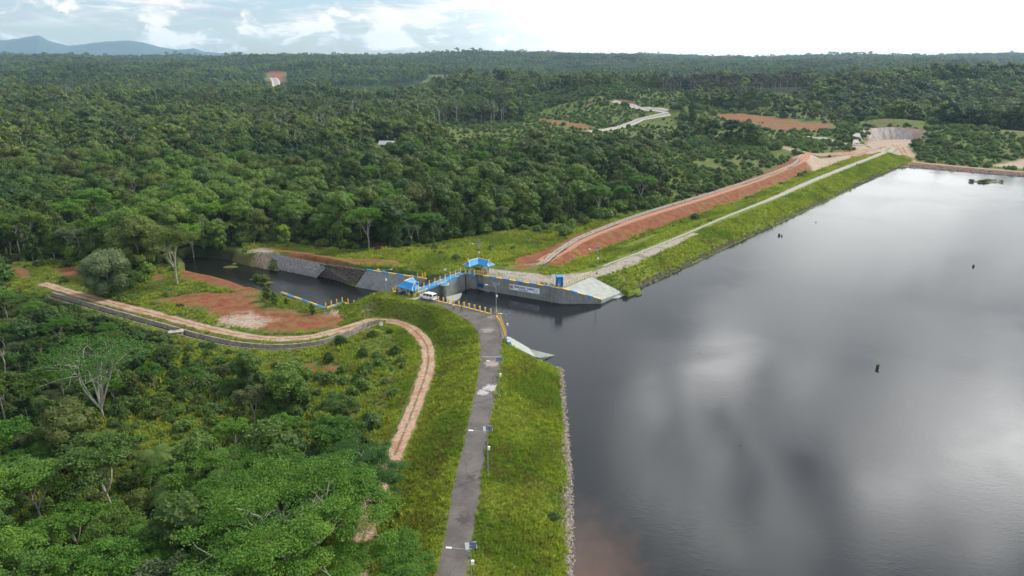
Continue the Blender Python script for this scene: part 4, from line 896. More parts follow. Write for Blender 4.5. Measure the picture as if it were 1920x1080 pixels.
sc = np.clip(.30+.95*r_.random(len(a))**1.7+.5*fbm(a, b, 20, 2), .2, 1.5)*np.where(np.hypot(a, b) > 500, 1.35, np.where(np.hypot(a, b) > 230, 1.25, .72))*np.where(edge, 1.75, 1)*np.where((q < -2) & (b < 170), 1.25, 1)
instancer('undergrowth', a, b, H(a, b)-.05, sc, r_.uniform(0, 6.28, len(a)), np.where((np.hypot(a, b) > 500) & (r_.random(len(a)) < .65), 3+r_.integers(0, 2, len(a)), np.where(r_.random(len(a)) < .35, 3+r_.integers(0, 2, len(a)), r_.integers(0, 10, len(a)) % 5)), bs, 'low bushes and saplings covering the ground between and beside the trees', 'undergrowth')
# grass tufts
gm_ = []
for k in range(3):
    n = 26; V = []; T = []
    for i in range(n):
        a0 = random.uniform(0, 6.28); r0 = random.uniform(0, .28); h = random.uniform(.25, .55); w_ = random.uniform(.035, .07); x0, y0 = r0*math.cos(a0), r0*math.sin(a0); lx, ly = math.cos(a0)*h*.55, math.sin(a0)*h*.55; t = random.uniform(0, 6.28); dx, dy = math.cos(t)*w_, math.sin(t)*w_
        V += [(x0-dx, y0-dy, -.05), (x0+dx, y0+dy, -.05), (x0+lx*.5+dx*.6, y0+ly*.5+dy*.6, h*.7), (x0+lx, y0+ly, h)]; T.append(random.random())
    gm_.append(np_mesh('grass_tuft', np.array(V), np.arange(n*4).reshape(-1, 4), M['grass_leaf'], attrs={'tint': ('FACE', T)}))
def grass(name, x0, x1, y0, y1, step, fn, s0, s1, seed, label):
    a, b = scatter(x0, x1, y0, y1, step, seed); m = np.abs(a) < b*.8+6; a, b = a[m], b[m]; m = fn(a, b); a, b = a[m], b[m]
    r_ = np.random.default_rng(seed+1); s = r_.uniform(s0, s1, len(a))*(1+.9*fbm(a, b, 6, 3))*np.where(r_.random(len(a)) > .9, 1.5, 1); z = H(a, b)
    instancer(name, a, b, z, s, r_.uniform(0, 6.28, len(a)), r_.integers(0, 3, len(a)), gm_, label, 'grass'); print(name, len(a))
def inroad(a, b): return sdpoly(a, b, EL+ER[::-1])
def f_left(a, b):
    d, _, s = dline(a, b, LEFT); return (d < 17) & (inroad(a, b) < -.15) & (sdpoly(a, b, FORE) < -.8) & (H(a, b) > .25) & (dline(a, b, TRACK)[0] > 1.9) & (b < 165) & (dline(a, b, CANL)[0] > 1.8)
grass('grass', -46, 16, 55, 165, .42, f_left, .55, 1.05, 41, 'rough yellow green grass on both slopes of the near dam')
def f_right(a, b):
    d = dline(a, b, RIGHT)[0]; return (d < 16) & (d > 1.5) & (H(a, b) > .3) & (dline(a, b, GP)[0] > 1.6) & (sdpoly(a, b, LAKE) < .5) & (sdpoly(a, b, REV) < -.3) & (dline(a, b, BERM)[0] > 7) & (sdpoly(a, b, PADG) < 0)
REV = [at(1052, 541, 4), at(1109, 519, 4), at(1168, 549, .3), at(1125, 570, 0)]
grass('grass', 8, 240, 165, 430, .95, f_right, 1.0, 1.7, 43, 'green grass on the slopes of the long right hand dam')
def f_mid(a, b):
    return ((open_ground(a, b) > 0) | ((b < 135) & (a > -75))) & (H(a, b) > -1.9) & (polys(SOIL+PALE, a, b)+3.2*fbm(a, b, 5, 3) < -.1) & (dline(a, b, TRACK)[0] > 2.1) & (dline(a, b, CANL)[0] > 1.7) & (dline(a, b, CANR)[0] > 1.5) & (dline(a, b, BERM)[0] > 8) & (dline(a, b, RIGHT)[0] > 15) & (dline(a, b, LEFT)[0] > 15) & (sdpoly(a, b, TAIL) < np.where(b < 178, -1.2, -5.0)) & (sdpoly(a, b, PAD) < 0) & (sdpoly(a, b, FORE) < -1) & (sdpoly(a, b, LAKE) < -.4)
grass('grass', -150, 90, 50, 300, 1.0, f_mid, .8, 1.7, 45, 'weeds and grass on the open ground around the track and the weir')

# ============================================================ concrete works
def A3(px, py, z): return (*at(px, py, z), z)
def slab(name, top, thick, m, label=None, cat=None, kind=None):
    """a sloping slab: corner points of its upper face, thickened downwards"""
    b = MB(); n = len(top); low = [(p[0], p[1], p[2]-thick) for p in top]
    b.add(list(top)+low, [tuple(range(n)), tuple(range(2*n-1, n-1, -1))]+[(i, (i+1) % n, n+(i+1) % n, n+i) for i in range(n)])
    return tag(b.build(name, m), label, cat, kind=kind)
def wall(mb, pts, t, z0, side=1):
    """vertical wall with its visible face on the line and its thickness behind it; pts carry the top height"""
    for (p, q) in zip(pts[:-1], pts[1:]):
        d = Vector((q[0]-p[0], q[1]-p[1])); L = d.length; n = Vector((-d.y, d.x))/L*t*side
        a = [(p[0], p[1]), (q[0], q[1]), (q[0]+n.x, q[1]+n.y), (p[0]+n.x, p[1]+n.y)]; zt = [p[2], q[2], q[2], p[2]]
        mb.add([(*v, z0) for v in a]+[(*v, z) for v, z in zip(a, zt)], [(3, 2, 1, 0), (4, 5, 6, 7), (0, 1, 5, 4), (1, 2, 6, 5), (2, 3, 7, 6), (3, 0, 4, 7)])
    return mb
def striped(pts, w_, h, seg, first=0, dz=0.0):
    """kerb painted in turns blue and yellow (material 0 yellow, 1 blue)"""
    b = MB(); k = first
    for (p, q) in zip(pts[:-1], pts[1:]):
        P, Q = Vector(p), Vector(q); L = (Q-P).length; n = max(1, round(L/seg)); rz = math.atan2(Q.y-P.y, Q.x-P.x); nv = Vector((-(Q.y-P.y), Q.x-P.x, 0)).normalized()*w_/2
        for i in range(n):
            b.cur = k % 2; k += 1; a, c = P.lerp(Q, i/n), P.lerp(Q, (i+1)/n); up = Vector((0, 0, h)); z = Vector((0, 0, dz))
            b.add([a-nv+z, c-nv+z, c+nv+z, a+nv+z, a-nv+z+up, c-nv+z+up, c+nv+z+up, a+nv+z+up], [(3, 2, 1, 0), (4, 5, 6, 7), (0, 1, 5, 4), (1, 2, 6, 5), (2, 3, 7, 6), (3, 0, 4, 7)])
    return b
def railing(name, pts, spacing, label, rails=2, ph=1.05, pw=.22, kerb=.22, kerbseg=None, post='yellow', railm='blue_rail', group=None, kw=.3, gaps=(), kerbh=.16):
    c = Vector(pts[0]); root = thing(name, label, 'railing', c, 0, group)
    loc = [tuple(Vector(p)-c) for p in pts]; pm = None
    for si, (p, q) in enumerate(zip(loc[:-1], loc[1:])):
        P, Q = Vector(p), Vector(q); L = (Q-P).length; n = max(1, round(L/spacing))
        for i in range(n+(1 if si == len(loc)-2 else 0)):
            if (si, i) in gaps: continue
            v = P.lerp(Q, i/n)
            if pm is None:
                b = MB(); b.box((0, 0, ph/2-.05), (pw, pw, ph+.1)); b.box((0, 0, ph+.04), (pw*1.35, pw*1.35, .08)); b.box((0, 0, ph+.12), (pw*.9, pw*.9, .09), top=.5); pm = b.build('post', M[post], root).data; o = root.children[0]
            else: o = obj('post', pm, root)
            o.location = v; o.rotation_euler = (0, 0, math.atan2(Q.y-P.y, Q.x-P.x))
    if rails:
        for k in range(rails):
            b = MB()
            for p, q in zip(loc[:-1], loc[1:]): b.tube([(p[0], p[1], p[2]+ph*(.38+.42*k)), (q[0], q[1], q[2]+ph*(.38+.42*k))], .038, 6)
            b.build('rail', M[railm], root)
    if kerb:
        if kerbseg: striped(loc, kw, kerbh, kerbseg).build('kerb', [M['yellow'], M['blue']], root)
        else:
            b = striped(loc, kw, kerbh, 50); b.m = [0]*len(b.m); b.build('kerb', M['yellow'], root)
    return root

WA, WP, WE, WE2, WG, WT, WEND = A3(784, 549, 4), A3(832, 531, 4), A3(873, 512.5, 4), A3(890, 515.5, 4), A3(906, 517.5, 4), A3(1054, 541.5, 4), A3(1127, 562, 1.1)
# main wall with the banner
wb = MB(); wall(wb, [WG, WT], 1.1, -3.5, 1); wall(wb, [WT, WEND], 1.1, -3.5, 1)
tag(wb.build('weir_wall', M['concrete'], bevel=.03), 'long grey concrete retaining wall with a striped top facing the lake', 'wall')
railing('weir_railing', [(WG[0], WG[1]+.25, 4.0), (WT[0]-.9, WT[1]+.5, 4.0)], 2.02, 'yellow posted railing on the blue and yellow kerb above the white banner', rails=2, railm='steel', kerbseg=2.0, kw=.5, pw=.18)
k2 = striped([(WT[0], WT[1]+.27, 3.98), (WEND[0], WEND[1]+.3, 1.08)], .55, .2, 1.9, 0); tag(k2.build('wall_kerb', [M['yellow'], M['blue']]), 'blue and yellow striped kerb sloping down to the water at the wall end', 'kerb')
# revetment slope
RA, RB, RC, RD = A3(1056, 541, 4.02), A3(1109, 519, 4.02), A3(1167, 548, .45), A3(1128, 562.3, 1.0)
RE, RF = A3(1122, 569, -.4), A3(1174, 554, -.4)
RM1, RM2 = A3(1128, 563, .8), A3(1160, 547, .8)
sb = MB(); sb.add([RA, RB, RC, RD, (RA[0], RA[1], 0), (RB[0], RB[1], 0), (RC[0], RC[1], -1.5), (RD[0], RD[1], -1.5)], [(0, 3, 2, 1), (4, 5, 6, 7), (0, 1, 5, 4), (1, 2, 6, 5), (3, 0, 4, 7)])
rv = sb.build('revetment', M['concrete_light']); tag(rv, 'pale concrete slope between the wall end and the grassy dam', 'revetment')
lb = MB(); lip = [RD, RC, A3(1174, 552, .1), A3(1160, 559, 0), A3(1140, 566, -.1), A3(1112, 569, -.3)]; lb.add(lip+[(p[0], p[1], -2) for p in lip], [tuple(range(6)), tuple(range(11, 5, -1))]+[(i, (i+1) % 6, 6+(i+1) % 6, 6+i) for i in range(6)]); lb.build('toe_slab', M['concrete_light'], rv)
railing('slope_railing', [(RA[0]+.2, RA[1]+.6, 4.0), (RB[0]-.1, RB[1]+.2, 4.0)], 1.25, 'yellow posted railing climbing beside the pale concrete slope behind the blue cabin', rails=3, railm='steel', kerb=0, post='yellow_pale', pw=.17, ph=1.25)

# bridge: deck, piers, face walls
def deckpoly(P, Q, w0, w1, z0, z1):
    d = (Vector(Q)-Vector(P)); d.z = 0; n = Vector((-d.y, d.x, 0)).normalized(); P, Q = Vector(P), Vector(Q)
    return [(P+n*w0), (Q+n*w0), (Q+n*w1), (P+n*w1)], z0, z1
br = thing('walkway_bridge', 'narrow blue footbridge on grey walls joining the two blue roofed gates', 'footbridge', (0, 0, 0))
def prism4(mb, quad, z0, z1):
    mb.add([(p[0], p[1], z0) for p in quad]+[(p[0], p[1], z1) for p in quad], [(3, 2, 1, 0), (4, 5, 6, 7), (0, 1, 5, 4), (1, 2, 6, 5), (2, 3, 7, 6), (3, 0, 4, 7)])
m = MB(); prism4(m, *deckpoly(WA, WE, 0, 1.9, 3.62, 4.0)); m.build('deck', M['blue'], br)
m = MB(); prism4(m, *deckpoly(WE, WE2, 0, 1.9, 3.62, 4.0)); m.build('landing', M['blue'], br)
m = MB(); prism4(m, *deckpoly(WP, WE, .18, 1.2, -3.6, 3.62)); m.build('face_wall', M['concrete'], br)
m = MB(); prism4(m, *deckpoly(WA, WP, 1.3, 2.2, -3.6, 3.62)); m.build('spillway_wall', M['concrete'], br)
m = MB(); prism4(m, *deckpoly(WE, WE2, .15, 2.6, -3.6, 3.62)); m.build('abutment', M['concrete'], br)
m = MB(); m.tube([(WP[0]+.15, WP[1]+.2, -3.6), (WP[0]+.15, WP[1]+.2, 3.6)], .62, 18); m.build('pier', M['concrete'], br, smoothf=False)
m = MB(); m.tube([(WP[0]+.1, WP[1]+.1, 3.6), (WP[0]+.1, WP[1]+.1, 3.86)], 1.25, 20); m.build('pier_platform', M['yellow_pale'], br)
m = MB(); m.tube([(WP[0]+.1, WP[1]+.1, 3.86), (WP[0]+.1, WP[1]+.1, 3.99)], 1.15, 20); m.build('pier_landing', M['blue'], br)
apq = [A3(837, 556, .35), A3(866, 549, .35), A3(862, 558, .35), A3(838, 572, .35)]
slab('weir_sill', apq, 2.5, M['concrete_light'], 'low pale concrete sill just above the water under the footbridge', 'sill')
slab('gate_sill', [A3(887, 538, .2), A3(893, 535, .2), A3(921, 543, .2), A3(917, 547, .2)], 2.5, M['concrete'], 'low concrete sill in the water below the steel gate', 'sill')
n_ = Vector((-(WE[1]-WA[1]), WE[0]-WA[0], 0)).normalized()
def offs(p, k): return (p[0]+n_.x*k, p[1]+n_.y*k, 4.0)
railing('bridge_railing', [offs(WA, .12), offs(WE, .12)], 2.05, 'lakeside railing of yellow posts along the blue footbridge', kerbseg=4.0, kw=.16, pw=.19, post='yellow_pale', group=None)
railing('bridge_railing', [offs(WA, 1.78), offs(WE, 1.78)], 2.05, 'downstream railing of yellow posts along the blue footbridge', kerbseg=4.0, kw=.16, pw=.19, post='yellow')
railing('gate_railing', [(WE[0]+.1, WE[1]+.1, 4), (WE2[0]-.1, WE2[1]+.1, 4)], 1.35, 'short railing on the landing left of the steel gate', kerbseg=1.3, kw=.16, pw=.19, post='yellow_pale')
railing('gate_railing', [(WE2[0]+.1, WE2[1]+.9, 4), (WG[0]-.05, WG[1]+.9, 4)], .62, 'closely set yellow posts straight above the steel gate', kw=.3, pw=.19, rails=1)
# the gate in its slot
gt = thing('sluice_gate', 'blue steel sluice gate at the foot of a dark concrete slot', 'sluice gate', (WE2[0], WE2[1], 0)); ux, uy = WG[0]-WE2[0], WG[1]-WE2[1]; ga = math.atan2(uy, ux); gl = math.hypot(ux, uy)
m = MB(); m.box((ux/2-math.sin(ga)*1.9, uy/2+math.cos(ga)*1.9, .6), (gl+1.0, .5, 8.0), ga); m.build('slot_back', M['concrete_old'], gt)
m = MB(); m.box((ux/2-math.sin(ga)*1.45, uy/2+math.cos(ga)*1.45, -.2), (gl, .14, 3.0), ga); m.build('gate_leaf', M['blue_dark'], gt)
m = MB()
for k in range(4): m.box((ux/2-math.sin(ga)*1.33, uy/2+math.cos(ga)*1.33, -.6+.6*k), (gl, .12, .1), ga)
m.build('gate_ribs', M['blue_rail'], gt)
for f_ in (.33, .66):
    m = MB(); m.tube([(ux*f_-math.sin(ga)*1.3, uy*f_+math.cos(ga)*1.3, 1.2), (ux*f_-math.sin(ga)*1.3, uy*f_+math.cos(ga)*1.3, 4.3)], .07, 8); m.build('spindle', M['steel'], gt)
s2 = A3(904, 540, .2); railing('sill_railing', [(s2[0], s2[1]+.6, .2), (A3(921, 543, .2)[0], A3(921, 543, .2)[1]+.5, .2)], .8, 'small dark blue railing low on the sill beside the steel gate', post='blue_dark', kerb=0, pw=.08, ph=.95)

def pavilion(name, ridge, hw, rise, label, cols, colz=4.0, flare=.9, colh=2.6):
    """V-plan roof following the ridge line: two slopes, flared eaves, yellow trim, crossed finials, columns"""
    root = thing(name, label, 'gate shelter', (ridge[1][0], ridge[1][1], colz)); o = Vector((ridge[1][0], ridge[1][1], colz)); R = [Vector(p)-o for p in ridge]
    T = [(R[1]-R[0]).normalized(), ((R[1]-R[0]).normalized()+(R[2]-R[1]).normalized()).normalized(), (R[2]-R[1]).normalized()]; ev = {-1: [], 1: []}
    c = (R[1]-R[0]).normalized().dot(T[1])
    for i in range(3):
        n = Vector((-T[i].y, T[i].x, 0)); k = hw/(c if i == 1 else 1); sh = T[i]*(-flare if i == 0 else flare if i == 2 else 0)
        for s in (-1, 1): e = R[i]+n*s*k+sh; e.z = R[i].z-rise-(.12 if i != 1 else 0); ev[s].append(e)
    mid = {s: [R[i].lerp(ev[s][i], .5)+Vector((0, 0, -.14)) - (T[i]*(-flare*.35 if i == 0 else flare*.35 if i == 2 else 0)) for i in range(3)] for s in ev}
    b = MB(); th = Vector((0, 0, -.12))
    for s in (-1, 1):
        for i in range(2):
            for (p, q) in (((R, mid[s])), ((mid[s], ev[s]))):
                a = [p[i], p[i+1], q[i+1], q[i]]; b.add(a+[v+th for v in a], [(0, 1, 2, 3), (7, 6, 5, 4), (0, 1, 5, 4), (1, 2, 6, 5), (2, 3, 7, 6), (3, 0, 4, 7)])
    for i in (0, 2): 
        a = [R[i]-T[i]*(.1 if i == 2 else -.1), mid[-1][i], mid[1][i]]; b.add(a, [(0, 1, 2)])
        a = [mid[-1][i], mid[1][i], ev[1][i], ev[-1][i]]; b.add(a, [(0, 1, 2, 3)])
    b.build('roof', M['blue'], root)
    t = MB(); t.tube(R, .09, 6)
    for s in (-1, 1):
        for i in (0, 2): t.tube([R[i], mid[s][i], ev[s][i]], .075, 6)
    t.build('ridge_trim', M['yellow_pale'], root)
    for i in (0, 2):
        f = MB(); n = Vector((-T[i].y, T[i].x, 0)); 
        for s in (-1, 1): f.tube([R[i]-n*s*.35+Vector((0, 0, -.45)), R[i]+Vector((0, 0, .1)), R[i]+n*s*.38+Vector((0, 0, .62))], [.09, .08, .05], 6)
        f.build('finial', M['yellow_pale'], root)
    for (px, py, z) in cols:
        p = Vector(A3(px, py, colz))-o
        if z: p = p+Vector(z)
        m = MB(); m.box((p.x, p.y, colh/2+.3), (.36, .36, colh-.3)); cobj = m.build('column', M['blue'], root)
        m = MB(); m.box((p.x, p.y, .45), (.46, .46, .95)); m.build('plinth', M['yellow'], cobj)
    return root
pavilion('gate_shelter', [A3(878, 488.5, 7.7), A3(897, 483.6, 7.7), A3(917, 488.5, 7.7)], 1.35, 1.15, 'blue shelter with bent ridge over the steel gate, far end of the footbridge', [(879.5, 512, 0), (888, 508.5, 0), (904, 509.5, 0), (915.5, 512.5, 0)])
pavilion('gate_shelter', [A3(774, 520, 7.3), A3(758, 526.3, 7.3), A3(777, 531.3, 7.3)], 1.45, 1.2, 'blue shelter roof beside the white car, near end of the footbridge', [(753, 552, (0, .6, 0)), (767, 555.5, 0), (777.5, 557, 0), (783, 546, 0)], flare=.6, colh=2.4)
railing('entrance_railing', [A3(781, 554, 4), A3(787, 555.5, 4), A3(797, 551, 4)], 1.2, 'few yellow posts between the near shelter and the white car', post='yellow', kerb=0, rails=1, railm='steel')
railing('entrance_railing', [A3(762, 551, 4), A3(755, 549, 4)], .9, 'two yellow posts under the near blue shelter roof', post='yellow', kerb=0, rails=0)
# wing wall and tail pool edges
T1, T2, B1, B2 = A3(687.6, 505.7, 2.1), A3(800, 523, 2.1), A3(664, 540.5, -2.9), A3(752, 556, -2.9)
slab('wing_wall', [T1, T2, B2, B1], .5, M['concrete'], 'smooth grey sloping wing wall across the tail pool, blue and yellow stripes on top', 'wall')
k3 = striped([(T1[0], T1[1]+.1, 2.0), (T2[0], T2[1]+.1, 2.0)], .4, .25, 2.5, 1); k3.build('kerb', [M['yellow'], M['blue']], S.objects['wing_wall'])
railing('wing_railing', [A3(783, 521, 2.2), A3(792, 521, 2.2), A3(797, 519, 2.2)], 1.6, 'short yellow railing behind the near blue shelter, above the wing wall end', rails=1, railm='yellow', post='yellow', kerb=0)
T = [A3(528, 548, .6), A3(565, 561, .6), A3(611, 577.5, .6), A3(642, 567, .6), A3(664, 573, .6), A3(700, 562, 1.2)]
wb = MB(); wall(wb, T[:5], .5, -4, -1); tag(wb.build('pool_wall', M['concrete']), 'grey wall along the near side of the tail pool', 'wall')
k4 = striped([(p[0], p[1], p[2]) for p in T[:3]], .3, .14, 3.0); tag(k4.build('pool_kerb', [M['yellow'], M['blue']]), 'blue and yellow painted kerb along the tail pool without posts', 'kerb')
railing('pool_railing', T[2:5], 2.0, 'row of yellow posts at the near corner of the tail pool', rails=0, kerbseg=2.5, post='yellow', pw=.2, ph=1.25)
railing('pool_railing', [A3(702, 559.5, 3), A3(712, 557, 3)], 1.3, 'two yellow posts on the grass knoll right of the tail pool', rails=0, post='yellow', pw=.2, ph=1.2)
railing('pool_railing', [A3(737, 549, 3.9), A3(742, 546, 3.9)], 1.2, 'two yellow posts left of the near blue shelter', rails=0, post='yellow', pw=.2, ph=1.2)
# road side wall and railing over the forebay
RR = [A3(797, 557, 4), A3(822, 565.5, 4), A3(870, 576, 4), A3(920, 589, 4), A3(931, 593, 4), A3(938, 602, 4), A3(944, 617, 4), A3(949, 634, 4)]
wb = MB(); wall(wb, RR, .9, -3.5, -1); tag(wb.build('quay_wall', M['concrete']), 'grey wall under the roadside railing dropping into the lake', 'wall')
RR = [(p[0], p[1], 4.0) for p in RR]
railing('road_railing', RR[:4], 1.62, 'yellow posts and blue rails on the yellow kerb beside the white car and the road', post='yellow', pw=.26, ph=1.15)
railing('road_railing', RR[4:], 1.35, 'yellow posts curving round the end of the forebay beside the lamps', post='yellow', pw=.22, ph=1.15)
k5 = striped([A3(950, 633, 3.9), A3(955, 645, 3.9)], .7, .35, .75, 1); tag(k5.build('end_kerb', [M['yellow'], M['blue']]), 'blue and yellow kerb end at the head of the short pale slope', 'kerb')
Q = [A3(954.8, 631, 3.7), A3(992, 652.6, -.1), A3(1003, 669, .95), A3(954, 645, 3.8)]
rv2 = slab('small_revetment', Q, .8, M['concrete_light'], 'short pale concrete slope below the curved yellow railing', 'revetment')
slab('toe_slab', [A3(992, 652.6, -.1), A3(1045, 665.5, -.1), A3(1012, 671, .75), A3(1003, 669, .94)], .8, M['concrete'])
tl_ = S.objects['toe_slab.001'] if 'toe_slab.001' in S.objects else S.objects['toe_slab']; tl_.parent = rv2

# banner with its writing
def text_mesh(txt, size, m, name, parent, loc, rot, align='LEFT', sx=1.0):
    cu = bpy.data.curves.new('t', 'FONT'); cu.body = txt; cu.size = size; cu.align_x = align; cu.extrude = .012; cu.offset = size*.035
    o = bpy.data.objects.new('t', cu); S.collection.objects.link(o); bpy.context.view_layer.update()
    me = bpy.data.meshes.new_from_object(o.evaluated_get(bpy.context.evaluated_depsgraph_get())); bpy.data.objects.remove(o); me.materials.clear(); me.materials.append(m)
    r = obj(name, me, parent); r.location = loc; r.rotation_euler = rot; r.scale = (sx, 1, 1); return r
dW = Vector((WT[0]-WG[0], WT[1]-WG[1], 0)); LW = dW.length; dW.normalize(); nW = Vector((dW.y, -dW.x, 0)); aW = math.atan2(dW.y, dW.x)
def onwall(px):     # distance along the wall seen at a picture column
    best = min(range(400), key=lambda i: abs(960+F*((WG[0]+dW.x*LW*i/400)/((WG[1]+dW.y*LW*i/400)*math.cos(PITCH)-(3-CZ)*math.sin(PITCH)))-px)); return LW*best/400
s0, s1 = onwall(956), onwall(1012); bw = s1-s0; bp = Vector(WG)+dW*s0+nW*.06; bz = 1.55; bh = 1.5
bn = thing('banner', 'long white banner lettered in blue hanging on the grey weir wall', 'banner', (bp.x, bp.y, bz), aW)
m = MB(); m.box((bw/2, 0, bh/2), (bw, .05, bh)); m.build('cloth', M['banner'], bn)
RT = (math.pi/2, 0, 0)
text_mesh('BENDUNG', .72, M['ink_blue'], 'lettering', bn, (1.25, -.045, .72), RT, sx=.98); text_mesh('TAPAU', .72, M['ink_blue'], 'lettering', bn, (bw*.58, -.045, .72), RT, sx=.98)
text_mesh('BALAI SUNGAI', .42, M['ink_blue'], 'lettering', bn, (bw*.30, -.045, .2), RT)
m = MB(); m.box((.55, -.035, .80), (.85, .02, 1.05)); m.build('logo_field', M['ink_orange'], bn)
text_mesh('PU', .62, M['ink_blue'], 'logo', bn, (.2, -.06, .55), RT)
m = MB(); m.tube([(bw-1.5, -.05, .35), (bw-1.2, -.05, .75), (bw-.95, -.05, .55), (bw-.7, -.05, 1.0), (bw-.45, -.05, 1.2)], .045, 5); m.tube([(bw-1.5, -.05, .2), (bw-1.0, -.05, .32), (bw-.5, -.05, .2)], .035, 5); m.build('logo', M['ink_blue'], bn)

# gabions, riprap
def facet_stones(name, P, SZ, m, label):
    base = MB(); base.ball((0, 0, 0), 1, 6, 4); bvv = np.array(base.v); q = np.array([f for f in base.f]); n = len(P); nv = len(bvv)
    sc = np.array(SZ)[:, None]*rng.uniform(.6, 1.3, (n, 3)); sc[:, 2] *= .7; V = bvv[None]*(1+rng.uniform(-.22, .22, (n, nv, 1)))*sc[:, None, :]
    a = rng.uniform(0, 6.28, n); c, s = np.cos(a)[:, None], np.sin(a)[:, None]; X_ = V[:, :, 0]*c-V[:, :, 1]*s; Y_ = V[:, :, 0]*s+V[:, :, 1]*c
    V = np.stack([X_, Y_, V[:, :, 2]+X_*.3], 2)+P[:, None, :]; Fq = (q[None]+(np.arange(n)*nv)[:, None, None]).reshape(-1, 4)
    return tag(obj(name, np_mesh(name, V.reshape(-1, 3), Fq, m)), label, 'rocks', kind='stuff')
def strip(pts, u0, u1, dens, zmin=-9, zmax=9):
    R = resample(pts, .25); T_ = np.gradient(R, axis=0); T_ /= np.linalg.norm(T_, axis=1)[:, None]; n = int(dens*len(R)*.25*abs(u1-u0)); i = rng.integers(0, len(R), n); u = rng.uniform(u0, u1, n)
    x = R[i, 0]-T_[i, 1]*u; y = R[i, 1]+T_[i, 0]*u; z = H(x, y); k = (z > zmin) & (z < zmax); return np.stack([x, y, z], 1)[k]
Pn = strip([(7.0, 50), (7.0, 68), (8.1, 88), (9.6, 108), (10.0, 122), (9.6, 127.3)], -1.2, 1.0, 26, -.5, .55)
facet_stones('riprap', Pn, rng.uniform(.10, .24, len(Pn)), M['stone'], 'pale rubble along the waterline of the near dam')
Pn = strip([(29.5, 171.3), (60, 208), (91.7, 245.5), (155, 320), (221.4, 396.5)], -.2, 2.6, 7, -.5, .95)
facet_stones('riprap', Pn, rng.uniform(.22, .42, len(Pn)), M['stone_dark'], 'dark rubble along the waterline of the long right hand dam')
Pn = strip([(221, 397), (235, 391), (269, 363), (300, 356), (340, 352)], -1.5, 3.5, 2, -.5, 1.0); facet_stones('riprap', Pn, rng.uniform(.25, .5, len(Pn)), M['stone'], 'rubble on the far shore of the lake')
g0, g1 = A3(688, 507, 1.9), A3(604, 494.5, 1.9); e0, e1 = A3(664, 534, -2.4), A3(591, 515, -2.4); n = 1500; u, v = rng.random(n), rng.random(n)
P_ = (np.outer((1-u)*(1-v), g0)+np.outer(u*(1-v), g1)+np.outer((1-u)*v, e0)+np.outer(u*v, e1)); P_[:, 2] += .05
slab('rubble_bank', [g0, g1, e1, e0], .6, M['stone_dark'], kind='structure'); facet_stones('riprap', P_, rng.uniform(.24, .46, n), M['stone_dark'], 'dark brown rubble slope between the gabions and the wing wall')
gmats = bpy.data.materials.new('gabion'); gmats.use_nodes = True; N = NT(gmats.node_tree); pos = N.n('ShaderNodeNewGeometry').outputs['Position']
vo = N.n('ShaderNodeTexVoronoi', {'Vector': pos, 'Scale': 3.0}); ve = N.n('ShaderNodeTexVoronoi', {'Vector': pos, 'Scale': 3.0}, feature='DISTANCE_TO_EDGE').outputs[0]
c = N.mix(N.n('ShaderNodeSeparateColor', {0: vo.outputs['Color']}).outputs[0], (.32, .31, .32), (.56, .54, .55)); c = N.mix(N.ss(ve, .0, .10), (.07, .065, .06), c)
s = N.n('ShaderNodeBsdfPrincipled', {'Base Color': c, 'Roughness': .9}); N.link(N.n('ShaderNodeBump', {'Height': N.ss(ve, 0, .2), 'Strength': .8, 'Distance': .1}).outputs[0], s.inputs['Normal']); N.link(s.outputs[0], N.n('ShaderNodeOutputMaterial').inputs[0])
gr = thing('gabion_wall', 'stepped wall of grey stone gabion baskets on the stream bank', 'gabion wall', (0, 0, 0)); a0, a1, b0, b1 = [Vector(v) for v in (A3(508, 475, 2), A3(610, 495, 2), A3(498, 493, -1.2), A3(592, 515, -1.6))]
ns = 9
for k in range(ns):
    t = k/ns; p, q = a0.lerp(b0, t), a1.lerp(b1, t); p2, q2 = a0.lerp(b0, (k+1.35)/ns), a1.lerp(b1, (k+1.35)/ns); zt = (p.z+q.z)/2; m = MB(); prism4(m, [p, q, q2, p2], zt-1.5, zt); m.build('basket_row', gmats, gr, bevel=.04)

# ============================================================ street lamps
def make_lamp(loc, rz, h, label, arm=2.0, double=False, ptilt=.42, panel=.85, paz=0.0, boxz=.62):
    r = thing('street_lamp', label, 'street lamp', loc, rz, 'solar street lamps along the dam')
    m = MB(); m.box((0, 0, .15), (.42, .42, .4)); m.build('footing', M['concrete'], r, bevel=.02)
    m = MB(); m.tube([(0, 0, 0), (0, 0, h*.5), (0, 0, h)], [.085, .075, .055], 10); m.build('pole', M['steel'], r)
    for s in ((-1, 1) if double else (-1,)):
        m = MB(); m.tube([(0, 0, h-.55), (s*arm*.35, 0, h-.18), (s*arm, 0, h-.02)], .035, 8); ar = m.build('arm', M['steel'], r)
        m = MB(); m.box((s*(arm+.25), 0, h+.0), (.62, .22, .08), tilt=(0, -s*.08, 0)); m.build('lamp_head', M['white'], ar, bevel=.02)
    if not double:
        m = MB(); m.box((.05, 0, h+.28), (1.5*panel, .95*panel, .05), paz, tilt=(ptilt, 0, 0)); pn = m.build('solar_panel', M['steel'], r)
        m = MB()
        for i in range(6):
            for j in range(2): m.box((.05+(i-2.5)*.235*panel, (j-.5)*.44*panel*math.cos(ptilt), h+.318+(j-.5)*.44*panel*math.sin(ptilt)), (.21*panel, .40*panel, .015), tilt=(ptilt, 0, 0))
        m.build('cells', M['panel'], pn)
    m = MB(); m.box((.17, -.02, h*boxz), (.34, .28, .5)); m.build('battery_box', M['white'], r, bevel=.02)
    return r
def lamp_h(px, pyb, pyt, z):
    x, y = at(px, pyb, z); d = y; ang = PITCH-math.atan((540-pyt)/F); return (x, y, z), CZ-d*math.tan(ang)-z
